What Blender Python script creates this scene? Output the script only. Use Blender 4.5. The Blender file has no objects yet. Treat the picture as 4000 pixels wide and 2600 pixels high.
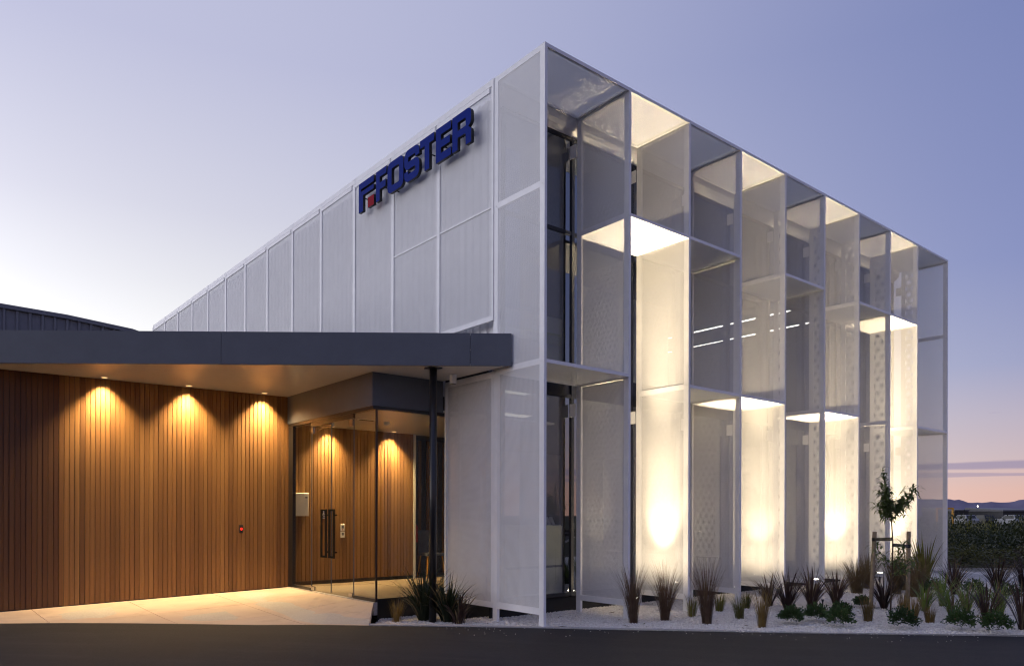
import bpy, bmesh, math, random
from mathutils import Vector, Matrix
R = math.radians
rnd = random.Random(7)
sc = bpy.context.scene
C = sc.collection

# ------------------------------------------------------------------ camera
F_PX, CY, YAW, ROLL = 2931.48, 2012.38, 0.8815, 0.00256
CAM = Vector((-7.0752, -7.8792, 1.5783))
fwd = Vector((math.cos(YAW), math.sin(YAW), 0)); rgt0 = Vector((math.sin(YAW), -math.cos(YAW), 0)); zup = Vector((0, 0, 1))
rgt = rgt0 * math.cos(ROLL) + zup * math.sin(ROLL)
upv = -rgt0 * math.sin(ROLL) + zup * math.cos(ROLL)
cd = bpy.data.cameras.new('camera'); cam = bpy.data.objects.new('camera', cd); C.objects.link(cam)
cd.sensor_width = 36; cd.lens = F_PX / 4000 * 36; cd.shift_y = (CY - 1300) / 4000
cd.clip_start = 0.1; cd.clip_end = 20000
M = Matrix((rgt, upv, -fwd)).transposed().to_4x4(); M.translation = CAM
cam.matrix_world = M
sc.camera = cam

# ------------------------------------------------------------------ sky, sun, exposure
SUN_AZ = R(116)           # the sunset lies to the left of the view
SUN_DIR = Vector((math.cos(SUN_AZ), math.sin(SUN_AZ), 0))
w = bpy.data.worlds.new('World'); sc.world = w; w.use_nodes = True
nt = w.node_tree; N = nt.nodes; L = nt.links; N.clear()
def nd(t, **k):
    n = N.new(t)
    for a, b in k.items(): setattr(n, a, b)
    return n
def mth(op, a, b=None, c=None, clamp=False):
    n = nd('ShaderNodeMath', operation=op); n.use_clamp = clamp
    for i, v in enumerate((a, b, c)):
        if v is None: continue
        if isinstance(v, (int, float)): n.inputs[i].default_value = v
        else: L.new(v, n.inputs[i])
    return n.outputs[0]
def ramp(fac, pts):
    n = nd('ShaderNodeValToRGB'); e = n.color_ramp.elements
    while len(e) > 1: e.remove(e[-1])
    e[0].position, e[0].color = pts[0][0], (*pts[0][1], 1)
    for p, c in pts[1:]:
        q = e.new(p); q.color = (*c, 1)
    L.new(fac, n.inputs[0]); return n.outputs[0]
def mixc(f, a, b, mode='MIX'):
    n = nd('ShaderNodeMix', data_type='RGBA', blend_type=mode)
    if isinstance(f, (int, float)): n.inputs[0].default_value = f
    else: L.new(f, n.inputs[0])
    for i, v in ((6, a), (7, b)):
        if isinstance(v, tuple): n.inputs[i].default_value = (*v, 1)
        else: L.new(v, n.inputs[i])
    return n.outputs[2]
tc = nd('ShaderNodeTexCoord'); sx = nd('ShaderNodeSeparateXYZ'); L.new(tc.outputs['Generated'], sx.inputs[0])
X_, Y_, Z_ = sx.outputs
zc = mth('MAXIMUM', Z_, 0.0)
hl = mth('SQRT', mth('ADD', mth('MULTIPLY', X_, X_), mth('ADD', mth('MULTIPLY', Y_, Y_), 1e-6)))
ca = mth('DIVIDE', mth('ADD', mth('MULTIPLY', X_, SUN_DIR.x), mth('MULTIPLY', Y_, SUN_DIR.y)), hl)
mr = nd('ShaderNodeMapRange', interpolation_type='SMOOTHSTEP'); L.new(ca, mr.inputs[0])
mr.inputs[1].default_value = -0.35; mr.inputs[2].default_value = 0.85
toward = ramp(zc, [(0, (.98, .93, .82)), (.13, (.90, .88, .83)), (.20, (.76, .755, .745)), (.27, (.63, .63, .665)), (.35, (.52, .52, .61)), (.5, (.40, .41, .565)), (.75, (.37, .39, .55)), (1, (.35, .37, .53))])
away = ramp(zc, [(0, (.60, .33, .27)), (.03, (.58, .34, .29)), (.065, (.46, .35, .38)), (.11, (.37, .32, .41)), (.17, (.235, .255, .43)), (.28, (.16, .195, .41)), (.5, (.128, .165, .37)), (.75, (.16, .185, .38)), (1, (.18, .205, .40))])
grad = mixc(mr.outputs[0], away, toward)
# after-glow round the point where the sun went down
GA = R(134)
ca2 = mth('DIVIDE', mth('ADD', mth('MULTIPLY', X_, math.cos(GA)), mth('MULTIPLY', Y_, math.sin(GA))), hl)
gl = mth('MULTIPLY', mth('POWER', mth('MAXIMUM', ca2, 0.0), 5.0), mth('POWER', mth('SUBTRACT', 1.0, zc), 4.0))
glc = nd('ShaderNodeVectorMath', operation='SCALE'); glc.inputs[0].default_value = (3.7, 3.65, 4.3); L.new(gl, glc.inputs[3])
grad = mixc(1.0, grad, glc.outputs[0], 'ADD')
# thin violet cloud bars low over the hills
mp = nd('ShaderNodeMapping'); mp.inputs['Scale'].default_value = (3, 3, 60); L.new(tc.outputs['Generated'], mp.inputs[0])
nz = nd('ShaderNodeTexNoise'); nz.inputs['Scale'].default_value = 2.0; nz.inputs['Detail'].default_value = 5; L.new(mp.outputs[0], nz.inputs['Vector'])
zj = mth('ADD', Z_, mth('MULTIPLY', mth('SUBTRACT', nz.outputs['Fac'], .5), .008))
def band(c, hw):
    d = mth('DIVIDE', mth('ABSOLUTE', mth('SUBTRACT', zj, c)), hw)
    m = nd('ShaderNodeMapRange', interpolation_type='SMOOTHSTEP'); L.new(d, m.inputs[0])
    m.inputs[1].default_value = 1.25; m.inputs[2].default_value = .6; return m.outputs[0]
bands = mth('ADD', mth('ADD', mth('MULTIPLY', band(.0575, .0042), .8), mth('MULTIPLY', band(.0475, .0022), .6)), mth('MULTIPLY', band(.117, .002), mth('MULTIPLY', mth('GREATER_THAN', nz.outputs['Fac'], .52), .35)), clamp=True)
bands = mth('MULTIPLY', bands, mth('SUBTRACT', 1.0, mr.outputs[0]), clamp=True)
grad = mixc(bands, grad, (.25, .21, .33))
sky = nd('ShaderNodeTexSky', sky_type='NISHITA'); sky.sun_disc = False
sky.sun_elevation = R(0.5); sky.sun_rotation = math.pi / 2 - SUN_AZ; sky.air_density = 1.0; sky.dust_density = 1.0; sky.ozone_density = 3.0
skys = nd('ShaderNodeVectorMath', operation='SCALE'); skys.inputs[3].default_value = .12; L.new(sky.outputs[0], skys.inputs[0])
final = mixc(.08, grad, skys.outputs[0])
hs = nd('ShaderNodeHueSaturation'); hs.inputs['Saturation'].default_value = .93; hs.inputs['Value'].default_value = 1.0; L.new(final, hs.inputs['Color'])
bg = nd('ShaderNodeBackground'); L.new(hs.outputs[0], bg.inputs[0]); bg.inputs[1].default_value = 1.36
wo = nd('ShaderNodeOutputWorld'); L.new(bg.outputs[0], wo.inputs[0])

sd = bpy.data.lights.new('sun', 'SUN'); sun = bpy.data.objects.new('sun', sd); C.objects.link(sun)
sd.energy = .08; sd.angle = R(20); sd.color = (1, .8, .6)
sun.rotation_euler = (Vector((-SUN_DIR.x, -SUN_DIR.y, -math.tan(R(3))))).to_track_quat('-Z', 'Y').to_euler()

vs = sc.view_settings; vs.view_transform = 'Standard'; vs.look = 'None'; vs.exposure = 0.0; vs.gamma = 1.0
sc.render.engine = 'CYCLES'
cy = sc.cycles
cy.max_bounces = 10; cy.diffuse_bounces = 6; cy.glossy_bounces = 3; cy.transmission_bounces = 4; cy.transparent_max_bounces = 40
cy.sample_clamp_indirect = 8.0; cy.caustics_reflective = False; cy.caustics_refractive = False
cy.use_denoising = True; cy.denoising_input_passes = 'RGB_ALBEDO_NORMAL'; cy.denoising_prefilter = 'ACCURATE'; cy.filter_width = 1.2; cy.use_adaptive_sampling = False

# ------------------------------------------------------------------ pixel -> place
def ray(px, py): return fwd + rgt * ((px - 2000) / F_PX) - upv * ((py - CY) / F_PX)
def on(px, py, axis, v):
    q = ray(px, py); return CAM + q * ((v - CAM[axis]) / q[axis])
D2F = 4000 / 2380
GZ = -.03
def gp(dx, dy, z=GZ): return on(dx * D2F, dy * D2F, 2, z)

# ------------------------------------------------------------------ materials
MATS = {}
class NT:
    def __init__(s, name):
        s.m = bpy.data.materials.new(name); s.m.use_nodes = True; s.t = s.m.node_tree; s.t.nodes.clear()
        s.out = s.n('ShaderNodeOutputMaterial'); MATS[name] = s.m
    def n(s, t, **k):
        n = s.t.nodes.new(t)
        for a, b in k.items(): setattr(n, a, b)
        return n
    def l(s, a, b): s.t.links.new(a, b)
    def put(s, sock, v):
        if isinstance(v, (int, float)): sock.default_value = v
        elif isinstance(v, tuple): sock.default_value = (*v, 1) if len(v) == 3 and sock.type == 'RGBA' else v
        else: s.l(v, sock)
    def math(s, op, a, b=None, clamp=False):
        n = s.n('ShaderNodeMath', operation=op); n.use_clamp = clamp
        s.put(n.inputs[0], a)
        if b is not None: s.put(n.inputs[1], b)
        return n.outputs[0]
    def mix(s, f, a, b, mode='MIX'):
        n = s.n('ShaderNodeMix', data_type='RGBA', blend_type=mode); s.put(n.inputs[0], f); s.put(n.inputs[6], a); s.put(n.inputs[7], b); return n.outputs[2]
    def noise(s, scale, detail=4, vec=None, stretch=None, rough=.6):
        if vec is None: vec = s.n('ShaderNodeTexCoord').outputs['Object']
        if stretch:
            mp = s.n('ShaderNodeMapping'); mp.inputs['Scale'].default_value = stretch; s.l(vec, mp.inputs[0]); vec = mp.outputs[0]
        n = s.n('ShaderNodeTexNoise'); n.inputs['Scale'].default_value = scale; n.inputs['Detail'].default_value = detail; n.inputs['Roughness'].default_value = rough
        s.l(vec, n.inputs['Vector']); return n.outputs['Fac']
    def ramp(s, f, pts):
        n = s.n('ShaderNodeValToRGB'); e = n.color_ramp.elements
        while len(e) > 1: e.remove(e[-1])
        e[0].position, e[0].color = pts[0][0], (*pts[0][1], 1)
        for p, c in pts[1:]: e.new(p).color = (*c, 1)
        s.l(f, n.inputs[0]); return n.outputs[0]
    def bsdf(s, col, rough=.5, metal=0.0, spec=.5, bump=None, bstr=.3, bdist=.01, **k):
        b = s.n('ShaderNodeBsdfPrincipled'); s.put(b.inputs['Base Color'], col); s.put(b.inputs['Roughness'], rough); s.put(b.inputs['Metallic'], metal)
        b.inputs['Specular IOR Level'].default_value = spec
        for a, v in k.items(): s.put(b.inputs[a], v)
        if bump is not None:
            bn = s.n('ShaderNodeBump'); bn.inputs['Strength'].default_value = bstr; bn.inputs['Distance'].default_value = bdist; s.l(bump, bn.inputs['Height']); s.l(bn.outputs[0], b.inputs['Normal'])
        return b.outputs[0]
    def end(s, sh): s.l(sh, s.out.inputs[0]); return s.m
def simple(name, col, rough=.5, metal=0.0, spec=.5, var=.12, scale=6, **k):
    t = NT(name); f = t.noise(scale, 5)
    lo = tuple(c * (1 - var) for c in col); hi = tuple(min(1, c * (1 + var)) for c in col)
    c = t.ramp(f, [(.3, lo), (.7, hi)])
    return t.end(t.bsdf(c, rough, metal, spec, **k))
def emit(name, col, s):
    t = NT(name); e = t.n('ShaderNodeEmission'); e.inputs[0].default_value = (*col, 1); e.inputs[1].default_value = s; return t.end(e.outputs[0])

simple('white_coat', (.84, .84, .845), .45, var=.04)
simple('cladding', (.78, .78, .80), .4, var=.05)
simple('grey_fascia', (.095, .106, .13), .45, var=.08, scale=3)
simple('soffit', (.82, .79, .74), .2, var=.03, spec=1.0)
simple('black_steel', (.012, .012, .014), .3, var=.1)
simple('dark_frame', (.014, .016, .022), .35, var=.1)
simple('plinth', (.012, .012, .012), .8, var=.2)
simple('dark_wall', (.05, .05, .055), .7, var=.1)
simple('dark_ceiling', (.03, .03, .032), .8, var=.1)
simple('carpet', (.06, .055, .05), .95, var=.2, scale=60)
simple('mat_floor', (.17, .13, .085), .9, var=.25, scale=90)
simple('cream', (.62, .60, .45), .5, var=.04)
simple('offwhite', (.68, .67, .60), .45, var=.04)
simple('yellow_green', (.50, .52, .16), .5, var=.05)
simple('skirting', (.01, .01, .01), .6); simple('handle_black', (.006, .006, .006), .7, spec=.1)
simple('sign_blue', (.002, .017, .19), .6, spec=.04, var=.06)
simple('sign_red', (.26, .003, .018), .6, spec=.04, var=.06)
simple('sign_side', (.004, .005, .012), .5)
simple('warehouse', (.16, .165, .19), .5, var=.06)
simple('rubber', (.01, .01, .01), .8)
simple('blue_plate', (.01, .02, .09), .4)
simple('stake_wood', (.26, .20, .13), .85, var=.25, scale=14)
simple('strap', (.008, .008, .009), .7)
simple('bark', (.06, .04, .025), .9, var=.3, scale=30)
simple('car_silver', (.26, .27, .30), .35, .2, var=.02)
simple('car_dark', (.02, .02, .024), .3, var=.02)
simple('car_glass', (.008, .009, .011), .1, var=.02)
simple('yellow_paint', (.55, .26, .015), .5)
simple('shed_wall', (.03, .03, .035), .7)
simple('shed_roof', (.07, .07, .085), .5)
simple('hill_mat', (.16, .145, .215), 1.0, spec=.1, var=.1, scale=.004)
simple('chair_grey', (.10, .115, .14), .8)
simple('red_plastic', (.35, .02, .015), .5)
simple('chrome', (.5, .5, .5), .25, 1.0)
simple('paper', (.75, .75, .70), .7)
emit('lamp_warm', (1, .62, .24), 2.5)
emit('lamp_white', (1, .90, .72), 40)
emit('led_line', (1, .93, .82), 14)
emit('ceiling_panel', (1, .93, .72), 1.6)
emit('green_strip', (.45, 1, .75), 1.0)
emit('red_dot', (1, .02, .01), 3)
emit('screen_blue', (.5, .75, 1), 1.5)
emit('tail_white', (1, .9, .9), 6)
emit('far_lamp', (1, .85, .6), 30)

def perf():
    t = NT('perforated_metal')
    uv = t.n('ShaderNodeUVMap').outputs[0]; s = t.n('ShaderNodeSeparateXYZ'); t.l(uv, s.inputs[0])
    P = .0165; H = P * .866
    vv = t.math('DIVIDE', s.outputs[1], H); row = t.math('FLOOR', vv); fv = t.math('SUBTRACT', t.math('FRACT', vv), .5)
    odd = t.math('MODULO', t.math('ABSOLUTE', row), 2.0)
    uu = t.math('ADD', t.math('DIVIDE', s.outputs[0], P), t.math('MULTIPLY', odd, .5)); fu = t.math('SUBTRACT', t.math('FRACT', uu), .5)
    a = t.math('MULTIPLY', fu, P); b = t.math('MULTIPLY', fv, H)
    d2 = t.math('ADD', t.math('MULTIPLY', a, a), t.math('MULTIPLY', b, b))
    hole = t.math('LESS_THAN', d2, .0050 ** 2)
    f = t.noise(3, 4); col = t.ramp(f, [(.3, (.83, .83, .835)), (.7, (.87, .87, .87))])
    bs = t.bsdf(col, .6, spec=.3); tr = t.n('ShaderNodeBsdfTransparent').outputs[0]
    mx = t.n('ShaderNodeMixShader'); t.l(hole, mx.inputs[0]); t.l(bs, mx.inputs[1]); t.l(tr, mx.inputs[2])
    t.end(mx.outputs[0])
perf()
def glass(name, tint, ior=1.5):
    t = NT(name); fr = t.n('ShaderNodeFresnel'); bf = t.n('ShaderNodeNewGeometry').outputs['Backfacing']   # same reflection from both sides of the pane
    t.put(fr.inputs[0], t.math('ADD', ior, t.math('MULTIPLY', bf, 1 / ior - ior)))
    tr = t.n('ShaderNodeBsdfTransparent'); tr.inputs[0].default_value = (*tint, 1)
    gl_ = t.n('ShaderNodeBsdfGlossy'); gl_.inputs['Roughness'].default_value = .0; gl_.inputs[0].default_value = (.95, .97, 1, 1)
    mx = t.n('ShaderNodeMixShader'); t.l(fr.outputs[0], mx.inputs[0]); t.l(tr.outputs[0], mx.inputs[1]); t.l(gl_.outputs[0], mx.inputs[2])
    t.end(mx.outputs[0])
glass('clear_glass', (.97, .98, .97), 1.3); glass('tinted_glass', (.55, .58, .61), 3.0)
def timber(nm='cedar', k=1.0):
    t = NT(nm)
    oi = t.n('ShaderNodeObjectInfo').outputs['Random']
    tcn = t.n('ShaderNodeTexCoord').outputs['Object']
    cmb = t.n('ShaderNodeCombineXYZ'); t.put(cmb.inputs[0], t.math('MULTIPLY', oi, 37.0)); t.put(cmb.inputs[2], t.math('MULTIPLY', oi, 91.0))
    ad = t.n('ShaderNodeVectorMath', operation='ADD'); t.l(tcn, ad.inputs[0]); t.l(cmb.outputs[0], ad.inputs[1])
    g = t.noise(1.0, 6, ad.outputs[0], (55, 55, 1.6), .65)
    g2 = t.noise(1.0, 3, ad.outputs[0], (3, 3, .7))
    base = t.ramp(oi, [(0, (.115, .052, .020)), (.2, (.24, .120, .042)), (.35, (.165, .076, .027)), (.5, (.27, .140, .050)), (.65, (.19, .090, .031)), (.8, (.295, .158, .058)), (1, (.21, .101, .036))])
    c = t.mix(t.math('MULTIPLY', t.math('SUBTRACT', g, .35, True), 1.5, True), base, (.085, .038, .013))
    c = t.mix(t.math('MULTIPLY', g2, .3), c, (.27, .15, .055))
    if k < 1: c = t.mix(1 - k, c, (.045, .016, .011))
    t.end(t.bsdf(c, .55, spec=.35, bump=g, bstr=.25, bdist=.002))
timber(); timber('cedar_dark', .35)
def asphalt():
    t = NT('asphalt'); o = t.n('ShaderNodeTexCoord').outputs['Object']
    a = t.noise(140, 3, o); b = t.noise(.7, 5, o); c2 = t.noise(9, 5, o)
    c = t.ramp(a, [(.36, (.004, .005, .0075)), (.55, (.014, .0155, .021)), (.74, (.042, .045, .055))])
    c = t.mix(t.math('MULTIPLY', b, .55), c, (.015, .0145, .016)); c = t.mix(t.math('MULTIPLY', t.math('SUBTRACT', c2, .5, True), .8, True), c, (.048, .045, .045))
    g = t.noise(48, 4, o); c = t.mix(t.math('MULTIPLY', t.math('SUBTRACT', g, .52, True), 1.6, True), c, (.042, .043, .048)); rt_ = t.n('ShaderNodeMapping'); rt_.inputs['Rotation'].default_value = (0, 0, R(45)); t.l(o, rt_.inputs[0]); sk = t.noise(1.0, 5, rt_.outputs[0], (.35, 2.6, 1)); c = t.mix(t.math('MULTIPLY', t.math('SUBTRACT', sk, .47, True), 1.8, True), c, (.036, .037, .042)); pt = t.noise(.22, 3, o, (1, 1, 1)); c = t.mix(t.math('MULTIPLY', t.math('GREATER_THAN', pt, .56), .35), c, (.012, .012, .014))
    t.end(t.bsdf(c, .8, spec=.3, bump=g, bstr=.8, bdist=.008))
asphalt()
def concrete():
    t = NT('paving_concrete'); o = t.n('ShaderNodeTexCoord').outputs['Object']
    a = t.noise(90, 4, o); b = t.noise(1.3, 6, o)
    c = t.ramp(b, [(.3, (.44, .355, .30)), (.7, (.53, .44, .375))]); c = t.mix(t.math('MULTIPLY', a, .3), c, (.30, .26, .22)); st_ = t.noise(3.1, 6, o, None, .7); c = t.mix(t.math('MULTIPLY', t.math('SUBTRACT', st_, .54, True), 2.2, True), c, (.25, .205, .17))
    t.end(t.bsdf(c, .75, spec=.3, bump=a, bstr=.25, bdist=.003))
    t = NT('kerb_concrete'); o = t.n('ShaderNodeTexCoord').outputs['Object']; a = t.noise(40, 5, o); b = t.noise(2, 5, o)
    c = t.mix(t.math('MULTIPLY', b, .5), t.ramp(a, [(.3, (.36, .35, .34)), (.7, (.52, .51, .49))]), (.3, .28, .26)); t.end(t.bsdf(c, .8, spec=.3, bump=a, bstr=.3, bdist=.004))
concrete()
def gravel():
    t = NT('white_gravel'); o = t.n('ShaderNodeTexCoord').outputs['Object']
    v = t.n('ShaderNodeTexVoronoi'); v.inputs['Scale'].default_value = 38; t.l(o, v.inputs['Vector'])
    s = t.n('ShaderNodeSeparateColor'); t.l(v.outputs['Color'], s.inputs[0])
    c = t.ramp(s.outputs[0], [(0, (.55, .51, .45)), (.3, (.77, .73, .67)), (1, (.88, .85, .79))])
    b = t.noise(1.5, 5, o); c = t.mix(t.math('MULTIPLY', b, .22), c, (.52, .48, .43))
    inv = t.math('SUBTRACT', 1.0, v.outputs['Distance'])
    t.end(t.bsdf(c, .85, spec=.25, bump=inv, bstr=1.0, bdist=.03))
    t = NT('gravel_stone'); oi = t.n('ShaderNodeTexCoord').outputs['Object']; f = t.noise(30, 2, oi)
    t.end(t.bsdf(t.ramp(f, [(.3, (.63, .58, .51)), (.6, (.86, .83, .76))]), .8, spec=.3))
gravel()
def leaf(name, lo, hi, rough=.45, tl=.3):
    t = NT(name); f = t.noise(9, 3); oi = t.n('ShaderNodeObjectInfo').outputs['Random']
    c = t.ramp(t.math('ADD', t.math('MULTIPLY', f, .7), t.math('MULTIPLY', oi, .3)), [(.25, lo), (.75, hi)])
    b = t.bsdf(c, rough, spec=.35); tr = t.n('ShaderNodeBsdfTranslucent'); t.l(c, tr.inputs[0])
    mx = t.n('ShaderNodeMixShader'); mx.inputs[0].default_value = tl; t.l(b, mx.inputs[1]); t.l(tr.outputs[0], mx.inputs[2]); t.end(mx.outputs[0])
leaf('leaf_bronze', (.028, .016, .014), (.085, .05, .038))
leaf('leaf_brown', (.06, .036, .022), (.19, .12, .078))
leaf('leaf_olive', (.07, .08, .018), (.21, .20, .045))
leaf('leaf_orange', (.09, .06, .016), (.27, .18, .05))
leaf('leaf_dry', (.10, .075, .04), (.26, .20, .11))
leaf('leaf_tan', (.09, .065, .03), (.24, .18, .09))
leaf('leaf_green', (.07, .11, .02), (.20, .28, .06))
leaf('leaf_deep', (.022, .048, .014), (.065, .12, .036))
leaf('leaf_dark', (.012, .020, .010), (.035, .05, .022))
leaf('leaf_tree', (.045, .07, .02), (.12, .17, .05))
leaf('scrub_dark', (.018, .026, .012), (.05, .065, .024))
leaf('scrub_olive', (.05, .058, .018), (.13, .13, .04))
leaf('scrub_brown', (.04, .034, .018), (.09, .075, .04))
def ground_mat():
    t = NT('rough_ground'); o = t.n('ShaderNodeTexCoord').outputs['Object']
    a = t.noise(.25, 6, o); b = t.noise(14, 4, o)
    c = t.ramp(a, [(.35, (.035, .04, .02)), (.65, (.075, .07, .035))]); c = t.mix(t.math('MULTIPLY', b, .5), c, (.03, .03, .015))
    t.end(t.bsdf(c, .95, spec=.2, bump=b, bstr=.5, bdist=.05))
ground_mat()

# ------------------------------------------------------------------ mesh helpers
class MB:
    def __init__(s): s.v = []; s.f = []; s.uv = []
    def face(s, pts, uv=None):
        i = len(s.v); s.v += [tuple(p) for p in pts]; s.f.append(tuple(range(i, i + len(pts)))); s.uv.append(uv)
    def box(s, a, b):
        x0, y0, z0 = (min(a[i], b[i]) for i in range(3)); x1, y1, z1 = (max(a[i], b[i]) for i in range(3))
        i = len(s.v); s.v += [(x0, y0, z0), (x1, y0, z0), (x1, y1, z0), (x0, y1, z0), (x0, y0, z1), (x1, y0, z1), (x1, y1, z1), (x0, y1, z1)]
        for q in ((0, 3, 2, 1), (4, 5, 6, 7), (0, 1, 5, 4), (1, 2, 6, 5), (2, 3, 7, 6), (3, 0, 4, 7)): s.f.append(tuple(i + k for k in q)); s.uv.append(None)
        return s
    def prism(s, poly, z0, z1):
        n = len(poly); i = len(s.v); zz = lambda z, k: z[k] if isinstance(z, (list, tuple)) else z
        s.v += [(p[0], p[1], zz(z0, k)) for k, p in enumerate(poly)] + [(p[0], p[1], zz(z1, k)) for k, p in enumerate(poly)]
        s.f.append(tuple(i + k for k in reversed(range(n)))); s.f.append(tuple(i + n + k for k in range(n))); s.uv += [None, None]
        for k in range(n): s.f.append((i + k, i + (k + 1) % n, i + n + (k + 1) % n, i + n + k)); s.uv.append(None)
        return s
    def bar(s, p, q, w, h):
        p, q = Vector(p), Vector(q); d = (q - p).normalized(); u = Vector((0, 0, 1)) if abs(d.z) < .95 else Vector((1, 0, 0)); a = d.cross(u).normalized() * w / 2; b = a.cross(d).normalized() * h / 2
        i = len(s.v)
        for c in (p, q): s.v += [tuple(c + a + b), tuple(c - a + b), tuple(c - a - b), tuple(c + a - b)]
        for t in ((0, 1, 2, 3), (7, 6, 5, 4), (0, 4, 5, 1), (1, 5, 6, 2), (2, 6, 7, 3), (3, 7, 4, 0)): s.f.append(tuple(i + k for k in t)); s.uv.append(None)
        return s
    def tube(s, pts, rad, n=12, cap=True):
        pts = [Vector(p) for p in pts]; rad = rad if isinstance(rad, (list, tuple)) else [rad] * len(pts); i = len(s.v)
        for k, p in enumerate(pts):
            d = (pts[min(k + 1, len(pts) - 1)] - pts[max(k - 1, 0)]).normalized(); u = Vector((1, 0, 0)) if abs(d.x) < .9 else Vector((0, 1, 0)); a = d.cross(u).normalized(); b = d.cross(a)
            s.v += [tuple(p + (a * math.cos(2 * math.pi * j / n) + b * math.sin(2 * math.pi * j / n)) * rad[k]) for j in range(n)]
        for k in range(len(pts) - 1):
            for j in range(n): s.f.append((i + k * n + j, i + k * n + (j + 1) % n, i + (k + 1) * n + (j + 1) % n, i + (k + 1) * n + j)); s.uv.append(None)
        if cap:
            s.f.append(tuple(i + j for j in reversed(range(n)))); s.f.append(tuple(i + (len(pts) - 1) * n + j for j in range(n))); s.uv += [None, None]
        return s
    def mesh(s, name, mat, smooth=False):
        me = bpy.data.meshes.new(name); me.from_pydata(s.v, [], s.f)
        if any(u for u in s.uv):
            ul = me.uv_layers.new(name='UVMap'); k = 0
            for f, u in zip(s.f, s.uv):
                for j in range(len(f)):
                    ul.data[k].uv = u[j] if u else (0, 0); k += 1
        for m in (mat if isinstance(mat, (list, tuple)) else [mat]): me.materials.append(MATS[m])
        if smooth: me.polygons.foreach_set('use_smooth', [True] * len(me.polygons))
        me.update(); return me
    def build(s, name, mat, parent=None, smooth=False, recalc=True, bevel=0):
        me = s.mesh(name, mat, smooth)
        if recalc and not any(s.uv):
            b = bmesh.new(); b.from_mesh(me); bmesh.ops.recalc_face_normals(b, faces=b.faces)
            if bevel: bmesh.ops.bevel(b, geom=list(b.edges), offset=bevel, segments=1, affect='EDGES', profile=.5)
            b.to_mesh(me); b.free()
        return put(name, me, parent)
def put(name, me, parent=None):
    o = bpy.data.objects.new(name, me); C.objects.link(o)
    if parent:
        o.parent = parent; o.matrix_parent_inverse = world_of(parent).inverted()
    return o
def world_of(o):
    m = o.matrix_basis.copy()
    if o.parent: m = world_of(o.parent) @ o.matrix_parent_inverse @ m
    return m
def tag(o, label, cat, group=None):
    o['label'] = label; o['category'] = cat
    if group: o['group'] = group
    return o
def thing(name, label, cat, loc=(0, 0, 0), group=None):
    o = bpy.data.objects.new(name, None); C.objects.link(o); o.location = loc; o.empty_display_size = .2; return tag(o, label, cat, group)
def structure(o): o['kind'] = 'structure'; return o
def spot(name, parent, loc, target, power, col, size, blend, rad=.03):
    d = bpy.data.lights.new(name, 'SPOT'); d.energy = power; d.color = col; d.spot_size = R(size); d.spot_blend = blend; d.shadow_soft_size = rad
    o = bpy.data.objects.new(name, d); C.objects.link(o); o.location = loc; o.rotation_euler = (Vector(target) - Vector(loc)).to_track_quat('-Z', 'Y').to_euler()
    o.parent = parent; o.matrix_parent_inverse = world_of(parent).inverted(); return o

# ------------------------------------------------------------------ key dimensions (metres; x along the finned front, y along the side screen)
E1, E2, BAY, FD = 1.794, 1.841, 1.5, 1.157
PX = [0, E1] + [E1 + BAY * k for k in range(1, 8)] + [E1 + 10.5 + E2]
ZT, ZB, ZC, ZBOT = 8.2585, 6.3115, 3.80, .17
SOF = 3.80; FL = .235
# ================================================================== SETTING
def zroad(s): return .085 * math.tanh(s / 2) if s > 0 else .05 * math.tanh(s / 3)
# the road edge, read from the photograph and laid on the road's own slope
def edge_pt(px, py):
    z = 0
    for _ in range(8):
        p = on(px, py, 2, z); z = zroad((-p.x + p.y) / 1.41421)
    return Vector((p.x, p.y, z))
EDGE = [edge_pt(*q) for q in ((0, 2433), (260, 2431), (500, 2432), (750, 2435), (1000, 2439), (1230, 2438), (1440, 2441), (1800, 2446), (2120, 2452), (2400, 2458), (3000, 2469), (3300, 2474), (3650, 2479), (4000, 2484))]
d0 = (EDGE[0] - EDGE[3]).normalized(); d1 = (EDGE[-1] - EDGE[-4]).normalized()
d0.z = 0; d1.z = 0
ext = lambda p, d, t: Vector((p.x + d.x * t, p.y + d.y * t, p.z))
EDGE = [ext(EDGE[0], d0, 40), ext(EDGE[0], d0, 8), ext(EDGE[0], d0, 2)] + EDGE + [ext(EDGE[-1], d1, 2), ext(EDGE[-1], d1, 8), ext(EDGE[-1], d1, 60)]
out = Vector((-.7071, -.7071, 0))

b = MB(); n = 96
b.face([(6000 * math.cos(2 * math.pi * k / n), 6000 * math.sin(2 * math.pi * k / n), -.16) for k in range(n)])
structure(b.build('ground', 'rough_ground'))
b = MB()
for p, q in zip(EDGE, EDGE[1:]):
    for t0, t1 in ((0, 1.5), (1.5, 4), (4, 30)):
        b.face([p + out * t0, q + out * t0, q + out * t1, p + out * t1])
ro = structure(b.build('road', 'asphalt', smooth=True))
bm = bmesh.new(); bm.from_mesh(ro.data); bmesh.ops.remove_doubles(bm, verts=bm.verts, dist=.001)
for f in bm.faces:
    if f.normal.z < 0: f.normal_flip()
bm.to_mesh(ro.data); bm.free()

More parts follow.
